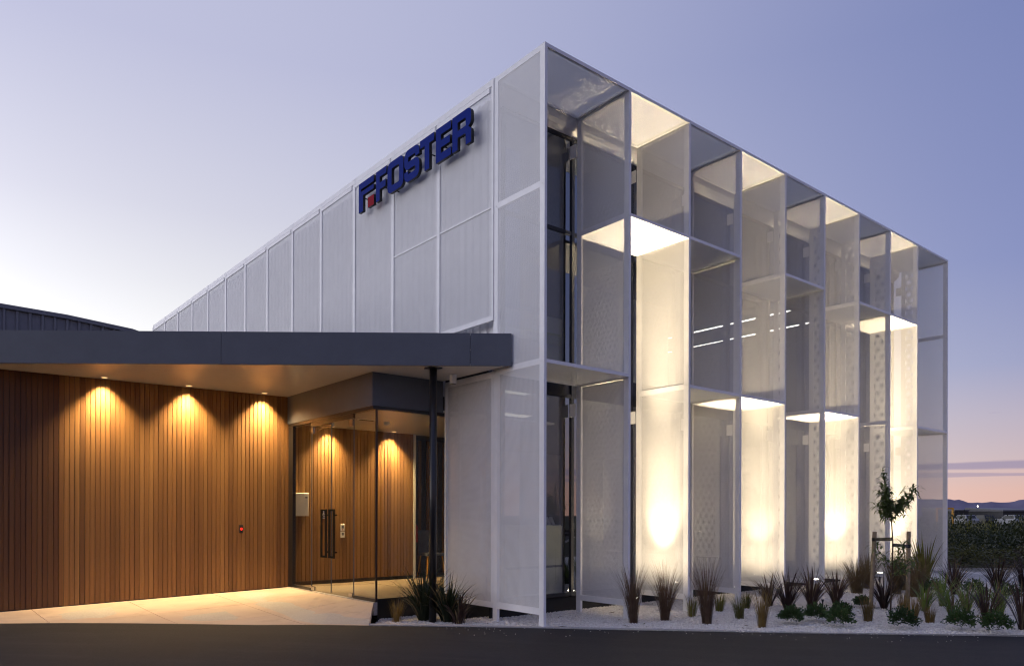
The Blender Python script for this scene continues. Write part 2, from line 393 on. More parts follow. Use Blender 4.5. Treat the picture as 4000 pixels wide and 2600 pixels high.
# gravel bed
GB = [Vector((p.x, p.y)) for p in EDGE[9:]]            # from the paving's end to the far right
iPV = 9
PVR = EDGE[iPV]                                         # where paving, bed and road meet
GLC = Vector((-1.30, 2.41, FL)); GLL = Vector((-1.32, 5.73, FL))
bed = [(p.x, p.y) for p in EDGE[iPV:-1]] + [(24, -14), (24, -4), (17.5, 3), (14.6, 1.6), (-.2, 1.6), (-.2, 2.6), (-1.25, 2.6), (-1.25, 2.41)]
b = MB(); b.face([(x, y, GZ) for x, y in bed])
gbed = structure(b.build('gravel_bed', 'white_gravel'))
if gbed.data.polygons[0].normal.z < 0: gbed.data.flip_normals()

def inside(x, y, poly):
    r = False
    for (x0, y0), (x1, y1) in zip(poly, poly[1:] + poly[:1]):
        if (y0 > y) != (y1 > y) and x < (x1 - x0) * (y - y0) / (y1 - y0) + x0: r = not r
    return r
b = MB()
octa = [(1, 0, 0), (0, 1, 0), (-1, 0, 0), (0, -1, 0), (0, 0, 1), (0, 0, -1)]
of = [(0, 1, 4), (1, 2, 4), (2, 3, 4), (3, 0, 4), (1, 0, 5), (2, 1, 5), (3, 2, 5), (0, 3, 5)]
cnt = 0
while cnt < 26000:
    x = rnd.uniform(-1.9, 9); y = rnd.uniform(-6, 2.5)
    if x + y < -.1 or not inside(x, y, bed): continue
    if rnd.random() > 1.15 - .09 * (x - y): continue
    r = rnd.uniform(.009, .020); a = rnd.uniform(0, 6.28); i = len(b.v); ca_, sa_ = math.cos(a), math.sin(a)
    k = (r * rnd.uniform(.8, 1.4), r * rnd.uniform(.7, 1.1), r * rnd.uniform(.5, .8))
    for vx, vy, vz in octa:
        vx *= k[0] * rnd.uniform(.75, 1.2); vy *= k[1] * rnd.uniform(.75, 1.2); b.v.append((x + vx * ca_ - vy * sa_, y + vx * sa_ + vy * ca_, GZ + .004 + vz * k[2] + vx * .3))
    for f in of: b.f.append(tuple(i + j for j in f)); b.uv.append(None)
    cnt += 1
for _ in range(140):      # chips kicked out onto the road
    k_ = rnd.randrange(iPV, len(EDGE) - 3); q_ = EDGE[k_].lerp(EDGE[k_ + 1], rnd.random()) + out * (.02 + .7 * rnd.random() ** 3); r = rnd.uniform(.004, .009); i = len(b.v)
    for vx, vy, vz in octa: b.v.append((q_.x + vx * r * rnd.uniform(.7, 1.2), q_.y + vy * r * rnd.uniform(.7, 1.2), q_.z + .004 + vz * r * .6))
    for f in of: b.f.append(tuple(i + j for j in f)); b.uv.append(None)
gs = b.build('gravel', 'gravel_stone', recalc=False); gs['kind'] = 'stuff'; gs['label'] = 'loose white stone chips over the planting bed'

# concrete edging between road and bed
ins = Vector((.7071, .7071, 0))
b = MB()
pts = EDGE[iPV:]
for p, q in zip(pts, pts[1:]):
    a0, a1 = p + Vector((0, 0, .012)), q + Vector((0, 0, .012)); c0, c1 = a0 + ins * .11, a1 + ins * .11
    lo = lambda v: Vector((v.x, v.y, -.12))
    b.face([a0, a1, c1, c0]); b.face([lo(a0), lo(a1), a1, a0]); b.face([c0, c1, lo(c1), lo(c0)])
b.face([lo(pts[0]), pts[0] + Vector((0, 0, .012)), pts[0] + ins * .11 + Vector((0, 0, .012)), lo(pts[0] + ins * .11)])
structure(b.build('kerb_edging', 'kerb_concrete'))

# entrance paving: sawn concrete slabs on a base
TL = Vector((-5.82, 5.99)); TR = Vector((-1.33, 5.73)); td = (TR - TL).normalized(); tn = Vector((-td.y, td.x)) * -1   # tn points to the road side
def timx(x): return TL.y + (x - TL.x) * (TR.y - TL.y) / (TR.x - TL.x)
def zpave(x, y):
    # height over the apron: road edge level in front, lobby floor level at the glass, falling off to the left along the timber wall
    s = (-x + y) / 1.41421; e = zroad(s)
    dedge = max(0, (x + y + .35) / 1.41421)
    zb = max(.03, min(.225, .225 - (-1.3 - x) * .031))
    depth = max(.7, (x + timx(x) + .35) / 1.41421)
    if x > -2.2: depth = min(depth, max(.55, .95 + (y - 2.41) * .65))
    return e + (zb - e) * min(1, dedge / depth)
pav = structure(MB().box((-30, -30, -.3), (-29.9, -29.9, -.29)).build('paving', 'paving_concrete'))
poly = [Vector((p.x, p.y)) for p in EDGE[2:iPV + 1]] + [Vector((-1.36, 2.41)), Vector((-1.36, 5.70)), Vector((-5.82, 5.96)), Vector((EDGE[2].x, 6.06))]
bm = bmesh.new(); f = bm.faces.new([bm.verts.new((p.x, p.y, 0)) for p in poly]); bmesh.ops.triangulate(bm, faces=[f])
base_bm = bm.copy()
cuts = [(Vector((-1.36 - 1.35 * k, 0, 0)), Vector((1, 0, 0))) for k in range(1, 5)] + [(Vector((0, 5.70 - 1.3 * k, 0)), Vector((-.058, 1, 0))) for k in range(1, 4)]
def clip(poly, p0, nrm, sgn):
    o = []
    for a, c in zip(poly, poly[1:] + poly[:1]):
        da = ((a - p0.to_2d()).dot(nrm.to_2d())) * sgn - .004; dc = ((c - p0.to_2d()).dot(nrm.to_2d())) * sgn - .004
        if da >= 0: o.append(a)
        if (da >= 0) != (dc >= 0): o.append(a.lerp(c, da / (da - dc)))
    return o
bm.free(); base_bm.free()
pieces = [poly]
for p0, nrm in cuts:
    nxt = []
    for pc in pieces:
        for sg in (1, -1):
            q = clip(pc, p0, nrm, sg)
            if len(q) > 2:
                ar = abs(sum(q[i].x * q[(i + 1) % len(q)].y - q[(i + 1) % len(q)].x * q[i].y for i in range(len(q)))) / 2
                if ar > .004: nxt.append(q)
    pieces = nxt
me0 = pav.data
b = MB()
for pc in pieces:
    b.face([(p.x, p.y, zpave(p.x, p.y) - .008) for p in pc])
bm = bmesh.new(); tmp = b.mesh('paving', 'kerb_concrete'); pav.data = tmp
for pc in pieces:
    b = MB(); bm = bmesh.new(); f = bm.faces.new([bm.verts.new((p.x, p.y, 0)) for p in pc])
    bmesh.ops.triangulate(bm, faces=[f]); bmesh.ops.subdivide_edges(bm, edges=bm.edges, cuts=3, use_grid_fill=True)
    for v in bm.verts: v.co.z = zpave(v.co.x, v.co.y)
    for f in bm.faces:
        if f.normal.z < 0: f.normal_flip()
    r = bmesh.ops.extrude_face_region(bm, geom=list(bm.faces))
    for v in [g for g in r['geom'] if isinstance(g, bmesh.types.BMVert)]: pass
    top = [g for g in r['geom'] if isinstance(g, bmesh.types.BMVert)]
    tops = set(top)
    for v in bm.verts:
        if v not in tops: v.co.z -= .10
    bmesh.ops.recalc_face_normals(bm, faces=bm.faces)
    me = bpy.data.meshes.new('paving_slab'); bm.to_mesh(me); bm.free(); me.materials.append(MATS['paving_concrete']); put('paving_slab', me, pav)

# path beyond the bed
A, B_, C_, D_ = (on(3720, 2232, 2, GZ), on(4000, 2258, 2, GZ), on(4000, 2296, 2, GZ), on(3720, 2248, 2, GZ))
b = MB(); f0 = (A - B_) ; f1 = (D_ - C_)
b.face([(A + f0 * .5).to_tuple(), (B_ - f0 * 2.5).to_tuple(), (C_ - f1 * 1.5).to_tuple(), (D_ + f1 * .3).to_tuple()]); 
for i, v in enumerate(b.v): b.v[i] = (v[0], v[1], GZ + .006)
po = structure(b.build('path', 'kerb_concrete'))
if po.data.polygons[0].normal.z < 0: po.data.flip_normals()

# hills on the horizon
hl_ = MB(); prof = []
hz = 5200
def hillh(px):
    pts = [(-3000, 1955), (600, 1962), (1500, 1950), (2500, 1957), (3300, 1950), (3705, 1948), (3722, 1952), (3745, 1951), (3765, 1956), (3790, 1962), (3830, 1961), (3880, 1960), (3930, 1962), (3955, 1957), (3975, 1952), (4000, 1950), (4400, 1942), (5000, 1950), (6500, 1957), (9000, 1955)]
    for (a, ya), (c, yc) in zip(pts, pts[1:]):
        if a <= px <= c:
            t = (px - a) / (c - a); t = t * t * (3 - 2 * t); return ya + (yc - ya) * t
    return 1955
rows = []
for k in range(0, 560):
    px = -2500 + k * 18
    q = ray(px, hillh(px) + 1.1 * math.sin(px * .11) + .8 * math.sin(px * .043 + 1)); h = CAM + q * hz
    fl = Vector((q.x, q.y, 0))
    rows.append([(CAM.x + fl.x * (hz - 900), CAM.y + fl.y * (hz - 900), -1), (CAM.x + fl.x * (hz - 400), CAM.y + fl.y * (hz - 400), h.z * .55 + 9 * math.sin(px * .03)), tuple(h), (CAM.x + fl.x * (hz + 500), CAM.y + fl.y * (hz + 500), -1)])
for r0, r1 in zip(rows, rows[1:]):
    for j in range(3): hl_.face([r0[j], r1[j], r1[j + 1], r0[j + 1]])
ho = structure(hl_.build('hills', 'hill_mat', smooth=True))
bm = bmesh.new(); bm.from_mesh(ho.data); bmesh.ops.remove_doubles(bm, verts=bm.verts, dist=.01); bmesh.ops.recalc_face_normals(bm, faces=bm.faces); bm.to_mesh(ho.data); bm.free()

# ================================================================== OFFICE BUILDING
bld = thing('office_building', 'two-storey office building wrapped in white perforated metal screens', 'building', (0, 0, GZ))
PANEL = 'perforated_metal'; TH = .002
def panel_x(x, y0, y1, z0, z1, parent):      # sheet standing in a plane of constant x
    b = MB()
    for e in (-TH / 2, TH / 2): b.face([(x + e, y0, z0), (x + e, y1, z0), (x + e, y1, z1), (x + e, y0, z1)], [(y0, z0), (y1, z0), (y1, z1), (y0, z1)])   # both faces of the 3 mm sheet
    return b.build('perforated_panel', PANEL, parent)
def panel_z(z, x0, x1, y0, y1, parent):
    b = MB()
    for e in (-TH / 2, TH / 2): b.face([(x0, y0, z + e), (x1, y0, z + e), (x1, y1, z + e), (x0, y1, z + e)], [(x0, y0), (x1, y0), (x1, y1), (x0, y1)])
    return b.build('perforated_panel', PANEL, parent)
PW, PT = .10, .046           # post width along the fin, thickness
RW = .09
def fin(i):
    x = PX[i]; b = MB(); h = PT / 2
    x0, x1 = (x, x + PT) if i == 0 else ((x - PT, x) if i == 9 else (x - h, x + h))
    b.box((x0, 0, GZ - .05), (x1, PW, ZT)); b.box((x0, FD - PW, GZ - .05), (x1, FD, ZT))
    lv = {0: [ZB, ZC], 1: [ZB, ZC], 2: [ZC, ZB], 3: [ZB, ZC], 4: [ZB, ZC], 5: [ZB, ZC], 6: [ZB, ZC], 7: [ZB, ZC], 8: [ZC, ZB], 9: [ZB, ZC]}[i]
    a0, a1 = x0 + .001, x1 - .003
    b.box((a0, PW, ZBOT), (a1, FD - PW, ZBOT + RW)); b.box((a0, PW, ZT - RW), (a1, FD - PW, ZT - .004))
    zs = sorted(lv)
    for z in zs: b.box((a0, PW, z - RW / 2 - .03), (a1, FD - PW, z + RW / 2 - .03))
    # bolts at the joints
    for z in zs:
        for y in (PW / 2, FD - PW / 2):
            b.tube([(x0 - .006, y, z - .03), (x0 + .002, y, z - .03)], .011, 8)
    o = b.build('fin_frame', 'white_coat', bld)
    lim = [ZBOT + RW] + zs + [ZT]
    for k in range(3):
        z0 = lim[0] if k == 0 else zs[k - 1] + RW / 2 - .03; z1 = ZT - RW if k == 2 else zs[k] - RW / 2 - .03
        panel_x(x0 + .005, PW, FD - PW, z0, z1, o)
    return o
for i in range(10): fin(i)
# fixing brackets between fin and glass wall
for i in range(1, 10):
    for z in (7.7, 3.35):
        b = MB(); x = PX[i]
        b.box((x - .05, FD + .001, z - .11), (x - .042, 1.30, z + .11))
        for dz in (-.06, .06): b.tube([(x - .041, FD + .07, z + dz), (x - .005, FD + .07, z + dz)], .012, 8)
        b.build('bracket', 'white_coat', bld)
SH = {1: [ZC], 2: [ZB], 3: [ZB, ZC], 4: [ZC], 5: [ZB], 6: [ZC], 7: [ZB], 8: [ZB], 9: [ZC]}
def shelf(i, z, roof=False):
    x0, x1 = PX[i - 1] + (PT if i == 1 else PT / 2) + .001, PX[i] - (PT if i == 9 else PT / 2) - .001
    b = MB(); t = .05; w = .045
    b.box((x0, .002, z - t), (x1, w, z)); b.box((x0, FD - w, z - t), (x1, FD - .002, z))
    b.box((x0, w, z - t + .001), (x0 + w, FD - w, z - .003)); b.box((x1 - w, w, z - t + .001), (x1, FD - w, z - .003))
    o = b.build('roof_frame' if roof else 'shelf_frame', 'white_coat', bld)
    panel_z(z - t + .008, x0 + w, x1 - w, w, FD - w, o)
for i in range(1, 10):
    for z in SH[i]: shelf(i, z - .004)
    shelf(i, ZT - .002, True)

# side screen: panels on the x=0 face, beyond the corner panel
NB = 13
YB = [FD + BAY * k for k in range(NB + 1)]
YEND = YB[-1]
for k in range(NB):
    y0, y1 = YB[k], YB[k + 1]; b = MB()
    zb = 4.56
    b.box((-.012, y0 + .002, zb), (.03, y0 + .055, ZT - .003)); b.box((-.012, y1 - .035, zb), (.03, y1 - .001, ZT - .003))
    b.box((-.009, y0 + .055, ZT - .10), (.03, y1 - .035, ZT - .003)); b.box((-.009, y0 + .055, zb), (.03, y1 - .035, zb + .075))
    b.box((-.02, y0 + .10, ZT - .19), (-.010, y1 - .05 if k else y1 - .05, ZT - .115))
    zj = 6.30 if k < 2 else None
    if zj: b.box((-.009, y0 + .055, zj - .014), (.03, y1 - .035, zj + .014))
    o = b.build('side_screen_frame', 'white_coat', bld)
    for z0, z1 in (((zb + .075, zj - .014), (zj + .014, ZT - .10)) if zj else ((zb + .075, ZT - .10),)):
        panel_x(.004, y0 + .055, y1 - .035, z0, z1, o)
# post on the joint of corner panel and side screen, standing on the gravel
b = MB(); b.box((.032, FD + .003, GZ - .05), (.075, FD + .05, ZT - .01)); b.build('post', 'white_coat', bld)
# lower side panel next to the lobby
b = MB(); y0, y1 = FD + .001, 2.47
b.box((-.004, y0, ZBOT), (.031, y0 + .05, ZC - .02)); b.box((-.004, y1 - .055, GZ - .04), (.031, y1, ZC - .02)); b.box((-.002, y0 + .05, ZBOT), (.03, y1 - .055, ZBOT + .085)); b.box((-.002, y0 + .05, ZC - .11), (.03, y1 - .055, ZC - .021))
o = b.build('side_screen_frame', 'white_coat', bld); panel_x(.012, y0 + .05, y1 - .055, ZBOT + .085, ZC - .11, o)
# end trim of the side screen
MB().box((-.02, YEND, 4.0), (.25, YEND + .06, ZT - .08)).build('end_trim', 'white_coat', bld)
MB().box((.05, YEND + .3, 4.0), (.40, YEND + .9, ZT - .28)).build('end_trim', 'white_coat', bld)
# ribbed cladding behind the side screen
b = MB(); y = 1.42; ys = []
while y < YEND:
    ys += [(y, .20), (y + .12, .20), (y + .135, .165), (y + .185, .165)]; y += .20
for (ya, xa), (yb, xb) in zip(ys, ys[1:]): b.face([(xa, ya, 3.6 if ya < 6.2 else 2.2), (xb, yb, 3.6 if ya < 6.2 else 2.2), (xb, yb, ZT - .12), (xa, ya, ZT - .12)])
b.build('wall_cladding', 'cladding', bld, recalc=False)
MB().box((.17, 1.30, 3.9), (.22, 1.42, ZT - .12)).build('wall_corner', 'cladding', bld)
# shell: floors, roof, walls
XR = PX[9] - .15
MB().box((.26, 1.40, -.1), (XR, YEND, FL)).build('floor_slab', 'carpet', bld)
MB().box((.10, 1.335, GZ - .1), (XR, 1.39, FL - .03)).build('plinth', 'plinth', bld)
MB().box((.30, 1.45, 3.72), (XR - .1, YEND - .3, 4.05)).build('upper_floor', 'dark_wall', bld)
MB().box((.24, 1.42, 7.95), (XR, YEND, 8.12)).build('roof', 'dark_ceiling', bld)
MB().box((XR - .2, 1.42, .24), (XR - .02, YEND, 7.94)).build('end_wall', 'dark_wall', bld)
MB().box((.24, YEND - .2, .24), (XR - .21, YEND - .02, 7.94)).build('rear_wall', 'dark_wall', bld)
MB().box((.23, 6.0, FL), (.28, YEND - .21, 3.40)).build('lining_wall', 'dark_wall', bld); MB().box((.23, 2.66, 3.42), (.28, YEND - .21, 7.94)).build('lining_wall', 'dark_wall', bld)
b = MB(); n = 8      # rounded white parapet flashing over the glass
pr = [(1.50, 7.96), (1.36, 7.965), (1.27, 7.99), (1.21, 8.04), (1.175, 8.10), (1.165, 8.16), (1.163, 8.245), (1.50, 8.247)]
for (ya, za), (yb, zb) in zip(pr, pr[1:]): b.face([(.18, ya, za), (XR, ya, za), (XR, yb, zb), (.18, yb, zb)])
b.build('parapet', 'white_coat', bld, recalc=False, smooth=True)
# glass wall
GY = 1.32
b = MB(); mx = [.30] + [PX[i] + .02 for i in range(1, 9)] + [XR - .06]
for x in mx: b.box((x - .03, GY - .03, FL - .02), (x + .03, GY + .10, 7.98))
for z in (FL + .02, 3.60, 3.98, 6.35, 7.95):
    for xa, xb in zip(mx, mx[1:]): b.box((xa + .03, GY - .022, z - .03), (xb - .03, GY + .09, z + .03))
gw = b.build('curtain_wall', 'dark_frame', bld)
for xa, xb in zip(mx, mx[1:]):
    for z0, z1 in ((FL + .05, 3.57), (4.01, 6.32), (6.38, 7.92)):
        b = MB(); b.face([(xa + .03, GY, z0), (xb - .03, GY, z0), (xb - .03, GY, z1), (xa + .03, GY, z1)]); b.build('glass_pane', 'tinted_glass', gw)
    MB().box((xa + .03, GY + .005, 3.63), (xb - .03, GY + .02, 3.95)).build('spandrel', 'dark_frame', gw)
# side glazing behind the corner panels
b = MB()
for ya in (1.46, 2.60): b.box((.12, ya - .03, FL), (.18, ya + .03, 3.88))
b.box((.12, 1.49, 3.70), (.18, 2.57, 3.88)); b.box((.12, 1.49, FL), (.18, 2.57, FL + .08))
sg = b.build('side_window', 'dark_frame', bld); b = MB(); b.face([(.15, 1.49, FL + .08), (.15, 2.57, FL + .08), (.15, 2.57, 3.70), (.15, 1.49, 3.70)]); b.build('glass_pane', 'tinted_glass', sg)
# columns inside the glass
for x in (2.05, 5.1, 8.1, 11.1):
    b = MB(); b.box((x - .02, 1.62, FL), (x + .16, 1.80, 3.72)); b.box((x - .02, 1.62, 4.05), (x + .16, 1.80, 7.95)); b.build('steel_column', 'dark_frame', bld)
# inner partitions upstairs
MB().box((1.4, 4.2, 4.05), (5.2, 4.3, 5.9)).build('partition', 'cream', bld)
MB().box((5.6, 5.2, 4.05), (9.2, 5.3, 7.2)).build('partition', 'offwhite', bld)
MB().box((3.4, 5.9, FL), (7.4, 6.0, 3.1)).build('partition', 'dark_wall', bld)

# ------------------------------------------------------------------ things inside
def slab(name, a, c, mat, label, cat, group=None): return tag(MB().box(a, c).build(name, mat, bevel=.004), label, cat, group)
d = thing('reception_counter', 'cream reception counter with dark shadow line behind the corner glass', 'counter', (1.3, 1.75, FL))
MB().box((.75, 1.74, FL + .002), (2.0, 1.80, .68)).build('lower_front', 'cream', d); MB().box((.75, 1.74, .72), (2.0, 1.80, 1.40)).build('upper_front', 'cream', d)
MB().box((.76, 1.76, .68), (1.99, 1.80, .72)).build('shadow_gap', 'skirting', d); MB().box((.74, 1.801, 1.38), (2.02, 2.3, 1.42)).build('counter_top', 'offwhite', d)
MB().box((.76, 1.801, FL + .002), (1.98, 2.25, 1.379)).build('counter_body', 'dark_wall', d)
for k, x in enumerate((1.70, 1.80, 1.90)):
    b = MB(); b.face([(x - .03, 1.86, 1.425), (x + .04, 1.86, 1.425), (x + .03, 1.93, 1.56), (x - .04, 1.93, 1.56)]); b.face([(x + .04, 1.96, 1.425), (x - .03, 1.96, 1.425), (x - .04, 1.93, 1.56), (x + .03, 1.93, 1.56)])
    tag(b.build('brochure', 'paper', recalc=False), 'small white folded card standing on the cream reception counter', 'card', 'cards on the reception counter')
mo = thing('monitor', 'lit computer screen on a desk behind the counter glass', 'monitor', (2.3, 2.2, 1.0))
MB().box((2.17, 2.18, 1.08), (2.62, 2.21, 1.38)).build('casing', 'rubber', mo); b = MB(); b.face([(2.185, 2.178, 1.095), (2.605, 2.178, 1.095), (2.605, 2.178, 1.365), (2.185, 2.178, 1.365)]); b.build('display', 'screen_blue', mo)
MB().box((2.37, 2.19, .985), (2.42, 2.22, 1.08)).build('stand', 'rubber', mo)
dk = thing('office_desk', 'dark office desk carrying the lit screen', 'desk', (2.5, 2.5, FL))
MB().box((2.1, 2.05, .945), (3.1, 2.8, .98)).build('desk_top', 'dark_wall', dk)
for x in (2.14, 3.06):
    for y in (2.09, 2.76): MB().box((x - .02, y - .02, FL), (x + .02, y + .02, .944)).build('leg', 'dark_frame', dk)
tag(MB().box((2.0, 3.6, 5.30), (4.6, 4.195, 5.36)).build('wall_shelf', 'yellow_green', bevel=.004), 'yellow green worktop fixed along the upstairs cream partition', 'worktop')
for k, (x, y0, y1) in enumerate(((9.85, 1.7, 7.0), (11.3, 2.2, 8.2))):
    t = thing('strip_light', ('long slim strip light hung upstairs, the nearer of two', 'long slim strip light hung upstairs by the end wall')[k], 'strip light', (x, y0, 6.6), 'strip lights upstairs')
    MB().box((x - .03, y0, 6.615), (x + .03, y1, 6.66)).build('housing', 'dark_frame', t); MB().box((x - .022, y0 + .01, 6.598), (x + .022, y1 - .01, 6.614)).build('diffuser', 'led_line', t)
    for y in (y0 + .3, (y0 + y1) / 2, y1 - .3): MB().box((x - .003, y - .003, 6.66), (x + .003, y + .003, 7.95)).build('hanger', 'dark_frame', t)
for k, (px0, px1, py0, py1, dz) in enumerate(((1965, 2055, 1508, 1545, 12.6), (1963, 2055, 1592, 1645, 15.6))):
    z = 3.70; c = on(2010, (py0 + py1) / 2, 2, z)
    t = thing('ceiling_light', ('glowing flat ceiling light just inside the corner window', 'glowing flat ceiling light deeper inside the reception')[k], 'ceiling light', (c.x, c.y, z), 'flat ceiling lights of the ground floor')
    hx = .35; MB().box((c.x - hx - .02, c.y - .17, z - .012), (c.x + hx + .02, c.y + .17, z + .015)).build('frame', 'white_coat', t); MB().box((c.x - hx, c.y - .15, z - .02), (c.x + hx, c.y + .15, z - .0125)).build('diffuser', 'ceiling_panel', t)
q = on(2148, 1525, 1, 4.0)
tag(MB().box((q.x - .05, 4.0, q.z - .18), (q.x + .05, 4.03, q.z + .14)).build('lit_sign', 'green_strip', bevel=.004), 'small pale green lit panel high in the reception', 'lit panel')

# ================================================================== SIGN
sg_ = thing('building_sign', 'blue FOSTER letters with a logo mark and red square on the side screen', 'sign', (-.16, 3.4, 7.39))
SH_ = .555; SZ = 7.385
def arc_round(path, r, closed):
    o = []; n = len(path)
    for i, p in enumerate(path):
        p = Vector(p)
        if not closed and i in (0, n - 1): o.append(p); continue
        a = Vector(path[i - 1]); c = Vector(path[(i + 1) % n]); rr = r[i] if isinstance(r, (list, tuple)) else r
        if rr <= 0: o.append(p); continue
        ua, uc = (a - p).normalized(), (c - p).normalized(); s0, s1 = p + ua * rr, p + uc * rr
        for k in range(7): t = k / 6; o.append(s0 * (1 - t) ** 2 + p * 2 * t * (1 - t) + s1 * t * t)
    return o
def stroke(path, t, r):
    c = arc_round(path, r, False); l, rt = [], []
    for i, p in enumerate(c):
        d = (c[min(i + 1, len(c) - 1)] - c[max(i - 1, 0)]).normalized(); nn = Vector((-d.y, d.x)) * t / 2; l.append(p + nn); rt.append(p - nn)
    return l + rt[::-1]
def glyph(name, loops, yl, mat, z0=SZ):
    cu = bpy.data.curves.new(name, 'CURVE'); cu.dimensions = '2D'; cu.fill_mode = 'BOTH'; cu.extrude = .028; cu.bevel_depth = 0
    for lp in loops:
        s = cu.splines.new('POLY'); s.points.add(len(lp) - 1)
        for p, v in zip(s.points, lp): p.co = (v[0], v[1], 0, 1)
        s.use_cyclic_u = True
    o = bpy.data.objects.new(name, cu); C.objects.link(o)
    bpy.context.view_layer.update()
    me = bpy.data.meshes.new_from_object(o.evaluated_get(bpy.context.evaluated_depsgraph_get())); bpy.data.objects.remove(o); me.name = name
    # u -> -y, v -> z, w -> -x
    for v in me.vertices: u, vv, ww = v.co; v.co = (-.135 - ww, yl - u, z0 + vv)
    me.materials.clear(); me.materials.append(MATS[mat]); me.materials.append(MATS['sign_side'])
    me.update()
    for p in me.polygons: p.material_index = 0 if abs(p.normal.x) > .9 else 1
    return put(name, me, sg_)
H = SH_
W = .58; glyph('logo_mark', [[(0, 0), (.17, 0), (.17, .30 * H / .555), (W, .30), (W, .385), (.09, .385), (.09, .435), (W, .435), (W, H), (0, H)]], 5.18, 'sign_blue')
glyph('logo_square', [[(0, 0), (.23, 0), (.23, .19), (0, .19)]], 4.82, 'sign_red')
W = .38; t = .135; glyph('letter', [[(0, 0), (t, 0), (t, .20), (W - .03, .20), (W - .03, .325), (t, .325), (t, H - .125), (W, H - .125), (W, H), (0, H)]], 4.51, 'sign_blue')
W = .55; t = .135; glyph('letter', [arc_round([(0, 0), (W, 0), (W, H), (0, H)], .13, True), arc_round([(.145, .125), (W - .145, .125), (W - .145, H - .125), (.145, H - .125)], .035, True)], 4.09, 'sign_blue')
W = .49; t = .132; h2 = t / 2
glyph('letter', [stroke([(W - h2, H * .66), (W - h2, H - h2), (h2, H - h2), (h2, H / 2), (W - h2, H / 2), (W - h2, h2), (h2, h2), (h2, H * .34)], t, .075)], 3.51, 'sign_blue')
W = .43; glyph('letter', [[(W / 2 - .072, 0), (W / 2 + .072, 0), (W / 2 + .072, H - .13), (W, H - .13), (W, H), (0, H), (0, H - .13), (W / 2 - .072, H - .13)]], 3.0, 'sign_blue')
W = .43; t = .145; glyph('letter', [[(0, 0), (W, 0), (W, .125), (t, .125), (t, .215), (W - .03, .215), (W - .03, .335), (t, .335), (t, H - .125), (W, H - .125), (W, H), (0, H)]], 2.51, 'sign_blue')
W = .51; t = .145; glyph('letter', [arc_round([(0, 0), (t, 0), (t, .19), (W - t, .185), (W - t, 0), (W, 0), (W, .21), (W - .075, .262), (W, .315), (W, H), (0, H)], [0, 0, 0, .03, 0, 0, .04, .01, .05, .12, 0], True), arc_round([(t, .30), (W - t, .30), (W - t, H - .125), (t, H - .125)], [0, .025, .025, 0], True)], 2.04, 'sign_blue')
for y in (5.08, 4.4, 3.95, 3.3, 2.78, 2.42, 1.95): MB().tube([(-.11, y, SZ + .28 if y != 3.95 else SZ + .06), (0.0, y, SZ + .28 if y != 3.95 else SZ + .06)], .012, 8).build('standoff', 'sign_side', sg_)

# ================================================================== CANOPY
FA, FB = Vector((-5.88, 5.35)), Vector((-.03, .69)); fd = (FB - FA).normalized(); FA2 = FA - fd * 1.55
fn = Vector((fd.y, -fd.x))                        # outwards, to the road
if fn.dot(Vector((-1, -1))) < 0: fn = -fn
can = thing('entrance_canopy', 'flat dark grey entrance canopy with a deep metal fascia', 'canopy', (-3, 3.5, 3.8))
cuts = [0, (Vector((-3.35, 3.37)) - FA2).length, (Vector((-.50, 1.08)) - FA2).length, (FB - FA2).length]
for s0, s1 in zip(cuts, cuts[1:]):
    p, q = FA2 + fd * (s0 + (.003 if s0 else 0)), FA2 + fd * (s1 - (.003 if s1 < cuts[-1] else 0)); p2, q2 = p - fn * .05, q - fn * .05
    MB().prism([p, q, q2, p2], SOF - .012, 4.268).build('fascia_panel', 'grey_fascia', can)
inn = -fn * .052
pA, pB = FA2 + inn, FB + inn
ret = [FB, FB + inn, Vector((-.03, 1.02)), Vector((-.06, 1.02)), Vector((-.06, FB.y + .02))]
sp = [pA, pB, Vector((-.035, pB.y + .03)), Vector((-.035, 2.46)), Vector((-.035, 8.0)), Vector((-7.2, 8.0))]
MB().prism(sp, SOF, SOF + .03).build('soffit', 'soffit', can)
MB().prism(sp, 4.20, 4.25).build('roof_sheet', 'grey_fascia', can)
MB().box((-.034, .80, SOF + .032), (-.026, 2.46, 4.19)).build('end_cap', 'grey_fascia', can)

# column
cp = Vector((-.80, 1.61))
co = thing('canopy_column', 'slender round black steel column holding up the canopy', 'column', (cp.x, cp.y, GZ))
MB().tube([(cp.x, cp.y, GZ - .05), (cp.x, cp.y, SOF - .015)], .057, 24).build('shaft', 'black_steel', co, smooth=True)
MB().box((cp.x - .10, cp.y - .10, SOF - .0145), (cp.x + .10, cp.y + .10, SOF - .001)).build('cap_plate', 'black_steel', co)

# soffit camera
q = on(1770, 1462, 2, SOF)
sp_ = thing('soffit_camera', 'small white unlit cylinder fitting under the canopy beside the column', 'fitting', (q.x, q.y, SOF))
MB().tube([(q.x, q.y, SOF - .145), (q.x, q.y, SOF - .003)], .055, 20).build('body', 'white_coat', sp_, smooth=False)
MB().tube([(q.x, q.y, SOF - .150), (q.x, q.y, SOF - .1455)], .045, 20).build('lens', 'dark_frame', sp_)

